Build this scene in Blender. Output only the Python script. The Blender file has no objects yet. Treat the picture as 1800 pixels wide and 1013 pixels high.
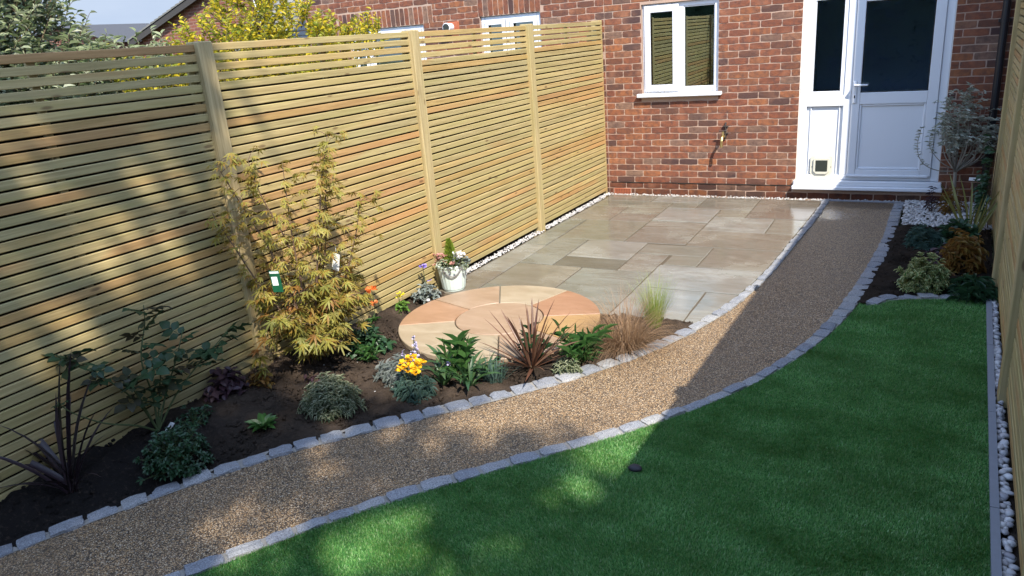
import bpy, bmesh, math, random
import numpy as np
from mathutils import Vector, Matrix, Quaternion

random.seed(11)
rng = np.random.default_rng(11)
scene = bpy.context.scene
COL = scene.collection
PI = math.pi

# ------------------------------------------------------------------ camera
cam = bpy.data.objects.new('camera', bpy.data.cameras.new('camera'))
COL.objects.link(cam)
RT = ((0.8827955, 0.4636858, -0.0752838), (-0.0854068, 0.3160167, 0.9449016), (-0.4619284, 0.8277251, -0.3185801))
mw = Matrix(((RT[0][0], RT[1][0], -RT[2][0], 3.3929), (RT[0][1], RT[1][1], -RT[2][1], -8.8446),
             (RT[0][2], RT[1][2], -RT[2][2], 1.9742), (0, 0, 0, 1)))
cam.matrix_world = mw
cam.data.sensor_width = 36
cam.data.lens = 26.2136
cam.data.clip_start = 0.05
cam.data.clip_end = 2000
scene.camera = cam

# ------------------------------------------------------------------ sky and sun
SUN_DIR = Vector((1.04, -1.0, 1.6)).normalized()          # towards the sun
SKY_STRENGTH = 0.15
SUN_STRENGTH = 2.4
scene.view_settings.view_transform = 'Standard'
scene.view_settings.look = 'None'
scene.view_settings.exposure = 2.05
scene.view_settings.gamma = 1.0
scene.view_settings.use_curve_mapping = False
world = bpy.data.worlds.new('World')
scene.world = world
world.use_nodes = True
wt = world.node_tree
wt.nodes.clear()
wo = wt.nodes.new('ShaderNodeOutputWorld')
wb = wt.nodes.new('ShaderNodeBackground')
sk = wt.nodes.new('ShaderNodeTexSky')
sk.sky_type = 'NISHITA'
sk.sun_disc = False
sk.sun_elevation = math.asin(SUN_DIR.z)
sk.sun_rotation = math.atan2(SUN_DIR.x, SUN_DIR.y)
sk.air_density = 0.9
sk.ozone_density = 2.0
sk.altitude = 400
sk.dust_density = 0.25
# thin cloud over the blue, everywhere in the sky
tc = wt.nodes.new('ShaderNodeTexCoord')
mp = wt.nodes.new('ShaderNodeMapping')
mp.inputs['Scale'].default_value = (1.6, 1.6, 5.0)
nz = wt.nodes.new('ShaderNodeTexNoise')
nz.inputs['Scale'].default_value = 2.2
nz.inputs['Detail'].default_value = 6
nz.inputs['Roughness'].default_value = 0.55
cr = wt.nodes.new('ShaderNodeValToRGB')
cr.color_ramp.elements[0].position = 0.38
cr.color_ramp.elements[0].color = (0, 0, 0, 1)
cr.color_ramp.elements[1].position = 0.72
cr.color_ramp.elements[1].color = (0.5, 0.5, 0.5, 1)
mx = wt.nodes.new('ShaderNodeMix')
mx.data_type = 'RGBA'
mx.inputs[7].default_value = (3.6, 4.1, 4.9, 1)
wt.links.new(tc.outputs['Generated'], mp.inputs['Vector'])
wt.links.new(mp.outputs['Vector'], nz.inputs['Vector'])
wt.links.new(nz.outputs['Fac'], cr.inputs['Fac'])
wt.links.new(cr.outputs['Color'], mx.inputs[0])
wt.links.new(sk.outputs['Color'], mx.inputs[6])
# the paler blue haze band low over the roofs, the same all the way round
sx = wt.nodes.new('ShaderNodeSeparateXYZ')
wt.links.new(tc.outputs['Generated'], sx.inputs[0])
hz = wt.nodes.new('ShaderNodeMapRange')
hz.interpolation_type = 'SMOOTHSTEP'
hz.inputs['From Min'].default_value = 0.10
hz.inputs['From Max'].default_value = 0.36
wt.links.new(sx.outputs[2], hz.inputs['Value'])
hm = wt.nodes.new('ShaderNodeMix')
hm.data_type = 'RGBA'
hc = wt.nodes.new('ShaderNodeMix')
hc.data_type = 'RGBA'
hc.inputs[6].default_value = (0.88, 1.08, 1.42, 1)
hc.inputs[7].default_value = (1.30, 1.45, 1.68, 1)
wt.links.new(cr.outputs['Color'], hc.inputs[0])
wt.links.new(hz.outputs[0], hm.inputs[0])
wt.links.new(hc.outputs[2], hm.inputs[6])
wt.links.new(mx.outputs[2], hm.inputs[7])
wt.links.new(hm.outputs[2], wb.inputs['Color'])
wb.inputs['Strength'].default_value = SKY_STRENGTH
wt.links.new(wb.outputs['Background'], wo.inputs['Surface'])
sl = bpy.data.lights.new('sun', 'SUN')
sl.energy = SUN_STRENGTH
sl.angle = math.radians(0.53)
sl.color = (1.0, 0.93, 0.82)
sun = bpy.data.objects.new('sun', sl)
COL.objects.link(sun)
sun.rotation_euler = (-SUN_DIR).to_track_quat('-Z', 'Y').to_euler()

# ------------------------------------------------------------------ helpers
class MB:
    """collects faces, then links them as ONE mesh object"""
    def __init__(s):
        s.v = []; s.f = []; s.uv = []; s.mi = []
    def add(s, verts, faces, uvs=None, mi=0):
        o = len(s.v)
        s.v.extend([tuple(p) for p in verts])
        s.uv.extend(uvs if uvs else [(0.5, 0.5)] * len(verts))
        for f in faces:
            s.f.append([i + o for i in f]); s.mi.append(mi)
        return o
    def box(s, x0, x1, y0, y1, z0, z1, mi=0):
        v = [(x, y, z) for z in (z0, z1) for y in (y0, y1) for x in (x0, x1)]
        s.add(v, [(0, 2, 3, 1), (4, 5, 7, 6), (0, 1, 5, 4), (2, 6, 7, 3), (0, 4, 6, 2), (1, 3, 7, 5)], mi=mi)
    def bbox(s, x0, x1, y0, y1, z0, z1, b=0.004, mi=0):
        """box with chamfered edges"""
        m = bmesh.new()
        bmesh.ops.create_cube(m, size=1)
        for q in m.verts:
            q.co = Vector(((x0 + x1) / 2 + q.co.x * (x1 - x0), (y0 + y1) / 2 + q.co.y * (y1 - y0), (z0 + z1) / 2 + q.co.z * (z1 - z0)))
        bmesh.ops.bevel(m, geom=m.edges[:], offset=b, segments=1, affect='EDGES')
        m.verts.index_update()
        s.add([q.co[:] for q in m.verts], [[q.index for q in f.verts] for f in m.faces], mi=mi)
        m.free()
    def tube(s, pts, rad, n=6, mi=0, cap=True):
        pts = [Vector(p) for p in pts]
        if not isinstance(rad, (list, tuple)):
            rad = [rad] * len(pts)
        rings = []
        ref = Vector((0.31, 0.17, 0.93)).normalized()
        for i, p in enumerate(pts):
            a = pts[max(i - 1, 0)]; b = pts[min(i + 1, len(pts) - 1)]
            t = (b - a)
            t = t.normalized() if t.length > 1e-9 else Vector((0, 0, 1))
            u = t.cross(ref)
            if u.length < 1e-3:
                u = t.cross(Vector((1, 0, 0)))
            u.normalize(); w = t.cross(u)
            rings.append([p + (u * math.cos(2 * PI * k / n) + w * math.sin(2 * PI * k / n)) * rad[i] for k in range(n)])
        o = len(s.v)
        for r in rings:
            s.v.extend([q[:] for q in r]); s.uv.extend([(0.5, 0.5)] * n)
        for i in range(len(rings) - 1):
            for k in range(n):
                s.f.append([o + i * n + k, o + i * n + (k + 1) % n, o + (i + 1) * n + (k + 1) % n, o + (i + 1) * n + k]); s.mi.append(mi)
        if cap:
            s.f.append([o + k for k in range(n)][::-1]); s.mi.append(mi)
            e = o + (len(rings) - 1) * n
            s.f.append([e + k for k in range(n)]); s.mi.append(mi)
    def lathe(s, prof, n=24, c=(0, 0), mi=0):
        o = len(s.v)
        for r, z in prof:
            for k in range(n):
                s.v.append((c[0] + r * math.cos(2 * PI * k / n), c[1] + r * math.sin(2 * PI * k / n), z)); s.uv.append((.5, .5))
        for i in range(len(prof) - 1):
            for k in range(n):
                s.f.append([o + i * n + k, o + i * n + (k + 1) % n, o + (i + 1) * n + (k + 1) % n, o + (i + 1) * n + k]); s.mi.append(mi)
    def mesh(s, name, mats, smooth=False):
        me = bpy.data.meshes.new(name)
        me.from_pydata(s.v, [], s.f)
        if not isinstance(mats, (list, tuple)):
            mats = [mats]
        for m in mats:
            me.materials.append(m)
        if len(mats) > 1:
            me.polygons.foreach_set('material_index', s.mi)
        uvl = me.uv_layers.new(name='UVMap')
        li = np.empty(len(me.loops), dtype=np.int32)
        me.loops.foreach_get('vertex_index', li)
        uvl.data.foreach_set('uv', np.array(s.uv, dtype=np.float32)[li].ravel())
        if smooth:
            me.polygons.foreach_set('use_smooth', [True] * len(me.polygons))
        me.update()
        return me
    def build(s, name, mats, parent=None, smooth=False, loc=None):
        return link(name, s.mesh(name, mats, smooth), parent, loc)

def link(name, me, parent=None, loc=None, rot=None, scale=None):
    o = bpy.data.objects.new(name, me)
    COL.objects.link(o)
    if parent is not None:
        o.parent = parent
    if loc is not None:
        o.location = loc
    if rot is not None:
        o.rotation_euler = rot
    if scale is not None:
        o.scale = scale
    return o

def tag(o, label=None, cat=None, group=None, kind=None):
    if label: o['label'] = label
    if cat: o['category'] = cat
    if group: o['group'] = group
    if kind: o['kind'] = kind
    return o

def thing(name, label, cat, loc=(0, 0, 0), rz=0, group=None):
    o = bpy.data.objects.new(name, None)
    COL.objects.link(o)
    o.location = loc
    o.rotation_euler = (0, 0, rz)
    return tag(o, label, cat, group)

def catmull(P, n):
    P = [np.array(p, float) for p in P]
    P = [2 * P[0] - P[1]] + P + [2 * P[-1] - P[-2]]
    out = []
    for i in range(1, len(P) - 2):
        for k in range(n):
            t = k / n
            a, b, c, d = P[i - 1:i + 3]
            out.append(0.5 * (2 * b + (c - a) * t + (2 * a - 5 * b + 4 * c - d) * t * t + (3 * b - a - 3 * c + d) * t ** 3))
    out.append(P[-2])
    return np.array(out)

def in_poly(px, py, poly):
    poly = np.asarray(poly, float)
    x1, y1 = poly[:, 0], poly[:, 1]
    x2, y2 = np.roll(x1, -1), np.roll(y1, -1)
    r = np.zeros(len(px), bool)
    for a, b, c, d in zip(x1, y1, x2, y2):
        if b == d:
            continue
        m = ((b > py) != (d > py)) & (px < (c - a) * (py - b) / (d - b) + a)
        r ^= m
    return r

# ------------------------------------------------------------------ node helpers
class NT:
    def __init__(s, name):
        s.m = bpy.data.materials.new(name)
        s.m.use_nodes = True
        s.t = s.m.node_tree
        s.t.nodes.clear()
        s.out = s.t.nodes.new('ShaderNodeOutputMaterial')
    def n(s, typ, **kw):
        nd = s.t.nodes.new('ShaderNode' + typ)
        ins = kw.pop('i', {})
        for k, v in kw.items():
            setattr(nd, k, v)
        for k, v in ins.items():
            s.set(nd.inputs[k], v)
        return nd
    def set(s, sock, v):
        if hasattr(v, 'is_output'):
            s.t.links.new(v, sock)
        else:
            if isinstance(v, (tuple, list)) and sock.type == 'RGBA' and len(v) == 3:
                v = (*v, 1)
            sock.default_value = v
    def ramp(s, fac, stops, interp='LINEAR'):
        nd = s.n('ValToRGB')
        r = nd.color_ramp
        r.interpolation = interp
        while len(r.elements) < len(stops):
            r.elements.new(0.5)
        for e, (p, c) in zip(r.elements, stops):
            e.position = p
            e.color = (*c, 1) if len(c) == 3 else c
        s.set(nd.inputs[0], fac)
        return nd.outputs[0]
    def mix(s, fac, a, b, mode='MIX'):
        nd = s.n('Mix', data_type='RGBA', blend_type=mode)
        s.set(nd.inputs[0], fac); s.set(nd.inputs[6], a); s.set(nd.inputs[7], b)
        return nd.outputs[2]
    def math(s, op, a, b=0.0, clamp=False):
        nd = s.n('Math', operation=op, use_clamp=clamp)
        s.set(nd.inputs[0], a); s.set(nd.inputs[1], b)
        return nd.outputs[0]
    def noise(s, vec, scale, detail=3, rough=0.5, dist=0.0):
        nd = s.n('TexNoise', i={'Scale': scale, 'Detail': detail, 'Roughness': rough, 'Distortion': dist})
        if vec is not None:
            s.set(nd.inputs['Vector'], vec)
        return nd.outputs['Fac']
    def vor(s, vec, scale, feature='F1', out='Distance', rand=1.0):
        nd = s.n('TexVoronoi', feature=feature)
        nd.inputs['Scale'].default_value = scale
        nd.inputs['Randomness'].default_value = rand
        s.set(nd.inputs['Vector'], vec)
        return nd.outputs[out]
    def obj(s):
        return s.n('TexCoord').outputs['Object']
    def geo(s, k='Random Per Island'):
        return s.n('NewGeometry').outputs[k]
    def rnd(s):
        return s.n('ObjectInfo').outputs['Random']
    def off(s, vec, rnd, k=37.0):
        c = s.n('CombineXYZ', i={0: s.math('MULTIPLY', rnd, k), 1: s.math('MULTIPLY', rnd, k * 1.7), 2: s.math('MULTIPLY', rnd, k * .6)})
        v = s.n('VectorMath', operation='ADD')
        s.set(v.inputs[0], vec); s.set(v.inputs[1], c.outputs[0])
        return v.outputs[0]
    def mapv(s, vec, scale=(1, 1, 1)):
        m = s.n('Mapping')
        s.set(m.inputs['Vector'], vec)
        m.inputs['Scale'].default_value = scale
        return m.outputs[0]
    def bump(s, h, strength=0.5, dist=0.01, normal=None):
        nd = s.n('Bump', i={'Strength': strength, 'Distance': dist, 'Height': h})
        if normal is not None:
            s.set(nd.inputs['Normal'], normal)
        return nd.outputs[0]
    def pbr(s, color, rough=0.6, normal=None, spec=0.4, metal=0.0, **kw):
        b = s.n('BsdfPrincipled')
        s.set(b.inputs['Base Color'], color)
        s.set(b.inputs['Roughness'], rough)
        s.set(b.inputs['Specular IOR Level'], spec)
        s.set(b.inputs['Metallic'], metal)
        if normal is not None:
            s.set(b.inputs['Normal'], normal)
        for k, v in kw.items():
            s.set(b.inputs[k], v)
        return b.outputs[0]
    def done(s, shader):
        s.t.links.new(shader, s.out.inputs['Surface'])
        return s.m

def m_plain(name, col, rough=0.5, spec=0.4, metal=0.0, nscale=30, namp=0.12, bump=0.0):
    t = NT(name)
    o = t.obj()
    f = t.noise(o, nscale, 4, 0.6)
    c = t.mix(f, [c * (1 - namp) for c in col], [min(1, c * (1 + namp)) for c in col])
    nrm = t.bump(f, 0.5, bump) if bump else None
    return t.done(t.pbr(c, rough, nrm, spec, metal))

def m_leaf(name, cols, src='island', trans=0.35, rough=0.45, edge=None, vein=0.1):
    """cols: ramp over the leaf's random value; edge: colour of a variegated margin"""
    t = NT(name)
    r = t.geo() if src == 'island' else t.rnd()
    n = len(cols)
    c = t.ramp(r, [(i / max(n - 1, 1), k) for i, k in enumerate(cols)])
    uv = t.n('TexCoord').outputs['UV']
    sx = t.n('SeparateXYZ', i={0: uv})
    d = t.math('ABSOLUTE', t.math('SUBTRACT', sx.outputs[0], 0.5))
    if edge:
        nz = t.noise(t.off(t.obj(), r), 60, 2)
        k = t.ramp(t.math('ADD', d, t.math('MULTIPLY', t.math('SUBTRACT', nz, 0.5), 0.25)), [(0.2, (0, 0, 0)), (0.27, (1, 1, 1))])
        c = t.mix(k, c, edge)
    else:
        k = t.ramp(d, [(0.0, (1, 1, 1)), (0.07, (0, 0, 0))])
        c = t.mix(t.math('MULTIPLY', k, vein * 3), c, [min(1, q * 1.6) for q in cols[-1]])
    nz2 = t.noise(t.obj(), 90, 3)
    c = t.mix(t.math('MULTIPLY', nz2, 0.4), c, [q * 0.6 for q in cols[0]])
    b = t.pbr(c, rough, None, 0.35)
    tr = t.n('BsdfTranslucent', i={'Color': c}).outputs[0]
    ms = t.n('MixShader', i={0: trans})
    t.t.links.new(b, ms.inputs[1]); t.t.links.new(tr, ms.inputs[2])
    return t.done(ms.outputs[0])

# ------------------------------------------------------------------ materials
def make_wood(name, stops, along=1, grain=1.0):
    t = NT(name)
    r = t.rnd()
    o = t.off(t.obj(), r)
    sc = [55.0, 55.0, 55.0]; sc[along] = 2.2
    gv = t.mapv(o, tuple(sc))
    g = t.noise(gv, 1.0, 5, 0.65, 0.6)
    sc2 = [9.0, 9.0, 9.0]; sc2[along] = 0.9
    g2 = t.noise(t.mapv(o, tuple(sc2)), 1.0, 3, 0.5, 1.5)
    base = t.ramp(r, stops)
    c = t.mix(t.ramp(g, [(0.3, (0, 0, 0)), (0.75, (1, 1, 1))]), t.mix(1.0, base, (0.62, 0.59, 0.50), 'MULTIPLY'), t.mix(1.0, base, (1.18, 1.16, 1.10), 'MULTIPLY'))
    c = t.mix(t.math('MULTIPLY', t.ramp(g2, [(0.45, (0, 0, 0)), (0.7, (1, 1, 1))]), 0.6), c, t.mix(1.0, base, (0.84, 0.88, 0.66), 'MULTIPLY'))
    sc3 = [2.0, 2.0, 2.0]; sc3[along] = 0.55
    g3 = t.noise(t.mapv(o, tuple(sc3)), 1.0, 2, 0.5, 0.3)
    c = t.mix(t.math('MULTIPLY', t.ramp(g3, [(0.60, (0, 0, 0)), (0.70, (1, 1, 1))]), 0.7), c, t.mix(g, (0.29, 0.14, 0.05), (0.45, 0.25, 0.10)))
    ks = [11.0, 11.0, 11.0]; ks[along] = 3.3
    kd = t.vor(t.mapv(o, tuple(ks)), 1.0)
    knot = t.ramp(kd, [(0.07, (1, 1, 1)), (0.13, (0, 0, 0))])
    c = t.mix(t.math('MULTIPLY', knot, 0.7), c, (0.10, 0.055, 0.025))
    nrm = t.bump(g, 0.35, 0.003)
    return t.done(t.pbr(c, 0.72, nrm, 0.25))

WOOD_STOPS = [(0.0, (0.345, 0.28, 0.14)), (0.25, (0.37, 0.295, 0.145)), (0.45, (0.405, 0.315, 0.155)), (0.6, (0.33, 0.275, 0.145)),
              (0.80, (0.40, 0.305, 0.145)), (0.92, (0.38, 0.26, 0.11)), (1.0, (0.37, 0.215, 0.10))]
M = {}
M['slat'] = make_wood('pine_slat', WOOD_STOPS, 1)
M['post'] = make_wood('pine_post', [(0.0, (0.38, 0.305, 0.165)), (1.0, (0.42, 0.325, 0.175))], 2)
M['batten'] = make_wood('pine_batten', [(0.0, (0.42, 0.32, 0.16)), (1.0, (0.5, 0.39, 0.21))], 2)
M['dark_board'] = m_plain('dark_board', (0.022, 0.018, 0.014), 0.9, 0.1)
M['white_upvc'] = m_plain('white_upvc', (0.66, 0.675, 0.70), 0.28, 0.5, 0, 4, 0.015)
M['seal'] = m_plain('window_sealant', (0.75, 0.74, 0.70), 0.5, 0.3)
M['rubber'] = m_plain('black_gasket', (0.012, 0.012, 0.013), 0.6, 0.3)
M['metal'] = m_plain('brushed_metal', (0.62, 0.62, 0.63), 0.3, 0.5, 0.9)
M['brass'] = m_plain('old_brass', (0.42, 0.32, 0.14), 0.4, 0.5, 0.8)
M['iron'] = m_plain('dark_iron', (0.05, 0.04, 0.035), 0.6, 0.4, 0.3)
M['black_plastic'] = m_plain('black_plastic', (0.018, 0.018, 0.02), 0.4, 0.4)
M['cream_plastic'] = m_plain('cream_plastic', (0.55, 0.53, 0.44), 0.35, 0.4, 0, 5, 0.02)
M['flap_dark'] = m_plain('smoked_flap', (0.03, 0.035, 0.03), 0.15, 0.5)
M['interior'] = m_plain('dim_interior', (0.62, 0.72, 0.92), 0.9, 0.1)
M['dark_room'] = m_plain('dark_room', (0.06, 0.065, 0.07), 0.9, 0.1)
M['terracotta'] = m_plain('terracotta', (0.34, 0.10, 0.05), 0.8, 0.2)
M['bark'] = m_plain('bark', (0.11, 0.085, 0.06), 0.9, 0.1, 0, 40, 0.35, 0.01)
M['olive_bark'] = m_plain('olive_bark', (0.24, 0.22, 0.18), 0.9, 0.1, 0, 60, 0.25, 0.004)
M['stem_red'] = m_plain('maple_stem', (0.12, 0.075, 0.05), 0.7, 0.3)
M['stem_green'] = m_plain('green_stem', (0.07, 0.09, 0.035), 0.6, 0.3)
M['stem_brown'] = m_plain('brown_stem', (0.09, 0.065, 0.04), 0.8, 0.2)
M['white_card'] = m_plain('white_card', (0.8, 0.8, 0.78), 0.4, 0.4, 0, 5, 0.03)
M['green_card'] = m_plain('green_card', (0.012, 0.085, 0.04), 0.35, 0.4, 0, 5, 0.05)
M['bucket'] = m_plain('enamel_white_green', (0.50, 0.57, 0.52), 0.35, 0.45, 0, 6, 0.04)
M['rope_grey'] = m_plain('grey_handle', (0.16, 0.15, 0.15), 0.7, 0.2)
M['dirt'] = m_plain('compost', (0.03, 0.022, 0.016), 0.95, 0.05, 0, 60, 0.4, 0.01)
M['fascia'] = m_plain('dark_fascia', (0.05, 0.045, 0.04), 0.6, 0.3)
M['lead_dpc'] = m_plain('damp_course', (0.02, 0.018, 0.016), 0.8, 0.2)
M['kerb_grey'] = m_plain('composite_grey', (0.20, 0.21, 0.235), 0.6, 0.3, 0, 25, 0.10, 0.001)
M['dark_stone'] = m_plain('dark_stone', (0.03, 0.028, 0.032), 0.6, 0.3, 0, 30, 0.3)

def make_glass(name, refl, tint, gcol=(0.9, 0.95, 0.93)):
    t = NT(name)
    tr = t.n('BsdfTransparent', i={'Color': (*tint, 1)}).outputs[0]
    gl = t.n('BsdfGlossy', i={'Color': (*gcol, 1), 'Roughness': 0.0}).outputs[0]
    fr = t.n('Fresnel', i={'IOR': 1.5}).outputs[0]
    ms = t.n('MixShader', i={0: t.math('ADD', t.math('MULTIPLY', fr, 0.9), refl, True)})
    t.t.links.new(tr, ms.inputs[1]); t.t.links.new(gl, ms.inputs[2])
    return t.done(ms.outputs[0])
M['glass'] = make_glass('coated_glass', 0.34, (0.55, 0.6, 0.6), (0.62, 0.72, 0.68))
M['door_glass'] = make_glass('door_glass', 0.12, (0.9, 0.95, 1.0))

def make_brick(name, src):
    t = NT(name)
    r = t.rnd() if src == 'object' else t.geo()
    P = t.n('NewGeometry').outputs['Position']
    n1 = t.noise(P, 17, 5, 0.65)
    n2 = t.noise(P, 6, 3, 0.5)
    n3 = t.noise(P, 160, 3, 0.6)
    c = t.ramp(r, [(0.0, (0.26, 0.085, 0.045)), (0.22, (0.30, 0.105, 0.055)), (0.42, (0.23, 0.075, 0.042)), (0.55, (0.38, 0.14, 0.06)),
                   (0.66, (0.19, 0.075, 0.045)), (0.76, (0.14, 0.065, 0.045)), (0.84, (0.085, 0.046, 0.042)), (0.90, (0.30, 0.17, 0.11)), (0.95, (0.22, 0.13, 0.095)), (1.0, (0.40, 0.15, 0.065))])
    c = t.mix(1.0, c, (0.74, 0.78, 0.80), 'MULTIPLY')
    c = t.mix(t.ramp(n1, [(0.40, (0, 0, 0)), (0.70, (0.85, 0.85, 0.85))]), c, (0.075, 0.043, 0.038))
    c = t.mix(t.ramp(n2, [(0.52, (0, 0, 0)), (0.8, (0.4, 0.4, 0.4))]), c, (0.36, 0.17, 0.10))
    c = t.mix(t.ramp(n3, [(0.62, (0, 0, 0)), (0.82, (0.35, 0.35, 0.35))]), c, (0.40, 0.22, 0.15))
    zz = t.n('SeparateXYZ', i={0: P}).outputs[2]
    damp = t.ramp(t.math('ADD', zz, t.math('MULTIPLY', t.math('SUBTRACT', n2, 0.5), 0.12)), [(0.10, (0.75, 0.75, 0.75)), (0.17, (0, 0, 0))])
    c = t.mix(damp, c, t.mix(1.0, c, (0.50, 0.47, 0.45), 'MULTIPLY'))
    nrm = t.bump(t.math('ADD', n3, t.math('MULTIPLY', n1, 0.7)), 0.7, 0.004)
    return t.done(t.pbr(c, 0.85, nrm, 0.2))
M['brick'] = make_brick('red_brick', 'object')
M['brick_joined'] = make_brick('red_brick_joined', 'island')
def make_mortar():
    t = NT('mortar')
    P = t.n('NewGeometry').outputs['Position']
    n = t.noise(P, 60, 5, 0.6)
    n2 = t.noise(P, 4, 3, 0.5)
    c = t.mix(n, (0.31, 0.205, 0.15), (0.46, 0.33, 0.255))
    c = t.mix(t.ramp(n2, [(0.45, (0, 0, 0)), (0.75, (0.5, 0.5, 0.5))]), c, (0.30, 0.25, 0.21))
    return t.done(t.pbr(c, 0.9, t.bump(n, 0.6, 0.004), 0.1))
M['mortar'] = make_mortar()
def make_brick_wall():
    t = NT('far_brickwork')
    P = t.n('TexCoord').outputs['Object']
    s = t.n('SeparateXYZ', i={0: P})
    v = t.n('CombineXYZ', i={0: t.math('ADD', s.outputs[0], s.outputs[1]), 1: s.outputs[2]}).outputs[0]
    b = t.n('TexBrick', i={'Color1': (0.30, 0.10, 0.055, 1), 'Color2': (0.17, 0.065, 0.045, 1), 'Mortar': (0.42, 0.30, 0.23, 1), 'Scale': 1.0,
                           'Mortar Size': 0.006, 'Brick Width': 0.225, 'Row Height': 0.075})
    t.set(b.inputs['Vector'], v)
    return t.done(t.pbr(t.mix(t.noise(P, 20, 4), b.outputs[0], (0.10, 0.05, 0.04)), 0.85, t.bump(b.outputs['Fac'], -0.5, 0.008), 0.2))
M['far_brick'] = make_brick_wall()

def make_slab(name, stops, scale=1.0, wet=0.0, riven=1.0):
    t = NT(name)
    r = t.rnd()
    P = t.n('NewGeometry').outputs['Position']
    o = t.off(P, r, 20)
    base = t.ramp(r, stops)
    n1 = t.noise(t.mapv(o, (2.2, 6.0, 1)), 1.3, 6, 0.62, 0.8)
    n2 = t.noise(o, 9, 5, 0.6)
    n3 = t.noise(o, 120, 3, 0.6)
    c = t.mix(t.ramp(n1, [(0.35, (0, 0, 0)), (0.7, (1, 1, 1))]), t.mix(1.0, base, (0.82, 0.78, 0.74), 'MULTIPLY'), t.mix(1.0, base, (1.12, 1.12, 1.14), 'MULTIPLY'))
    c = t.mix(t.math('MULTIPLY', n3, 0.35), c, t.mix(1.0, base, (0.62, 0.6, 0.58), 'MULTIPLY'))
    c = t.mix(t.ramp(n2, [(0.55, (0, 0, 0)), (0.8, (0.45, 0.45, 0.45))]), c, t.mix(1.0, base, (0.72, 0.78, 0.72), 'MULTIPLY'))
    h = t.math('ADD', t.math('MULTIPLY', n1, 1.0), t.math('MULTIPLY', n3, 0.08))
    wetn = t.noise(P, 1.7, 3, 0.5)
    wet_at = None
    for (wx, wy, wr) in ((2.44, -1.0, .40), (2.46, -1.5, .3), (1.9, -3.5, .5), (.55, -1.75, .6), (1.3, -.75, .45), (1.75, -2.6, .4)):     # puddled film of water left on the stone
        vd = t.n('VectorMath', operation='DISTANCE'); t.set(vd.inputs[0], P); vd.inputs[1].default_value = (wx, wy, 0)
        q = t.math('DIVIDE', vd.outputs['Value'], wr)
        wet_at = q if wet_at is None else t.math('MINIMUM', wet_at, q)
    film = t.ramp(t.math('ADD', wet_at, t.math('MULTIPLY', t.math('SUBTRACT', n2, 0.5), 0.8)), [(0.62, (1, 1, 1)), (0.95, (0, 0, 0))])
    nrm = t.bump(h, t.math('MULTIPLY', t.math('SUBTRACT', 1.0, t.math('MULTIPLY', film, 0.86 if wet > .3 else 0.0)), 0.6 * riven), 0.02)
    if wet > .3:
        sheet = t.ramp(t.math('ADD', t.noise(P, 1.15, 3, 0.5), t.math('MULTIPLY', t.math('SUBTRACT', n2, 0.5), 0.25)), [(0.47, (0, 0, 0)), (0.56, (1, 1, 1))])
        film = t.mix(1.0, film, sheet, 'LIGHTEN')
        nrm = t.bump(h, t.math('MULTIPLY', t.math('SUBTRACT', 1.0, t.math('MULTIPLY', film, 0.80)), 0.6 * riven), 0.02)
    rough = t.ramp(wetn, [(0.34, (0.40, 0.40, 0.40)), (0.60, (0.60 - wet, 0.60 - wet, 0.60 - wet))])
    if wet > .3:
        rough = t.mix(film, rough, (0.08, 0.08, 0.08))
        c = t.mix(film, c, t.mix(1.0, c, (0.8, 0.8, 0.8), 'MULTIPLY'))
    return t.done(t.pbr(c, rough, nrm, 0.5))
M['slab'] = make_slab('riven_sandstone', [(0.0, (0.186, 0.184, 0.145)), (0.2, (0.20, 0.187, 0.148)), (0.4, (0.182, 0.165, 0.133)), (0.6, (0.176, 0.182, 0.153)), (0.8, (0.208, 0.203, 0.164)), (1.0, (0.165, 0.146, 0.118))], wet=0.42)
M['slab_dark'] = make_slab('dark_sandstone', [(0.0, (0.115, 0.108, 0.082)), (1.0, (0.115, 0.108, 0.082))], wet=0.2)
M['slab_pale'] = make_slab('pale_sandstone', [(0.0, (0.24, 0.242, 0.215)), (1.0, (0.23, 0.228, 0.195))], wet=0.42)
for nm, c in dict(pink=(0.315, 0.222, 0.148), buff=(0.325, 0.265, 0.18), terra=(0.30, 0.165, 0.095), orange=(0.325, 0.195, 0.115), yellow=(0.36, 0.225, 0.10)).items():
    M['c_' + nm] = make_slab('sawn_sandstone_' + nm, [(0, c), (1, c)], wet=0.1, riven=0.05)
M['joint'] = m_plain('jointing_grout', (0.085, 0.066, 0.046), 0.9, 0.1, 0, 80, 0.2)

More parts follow.
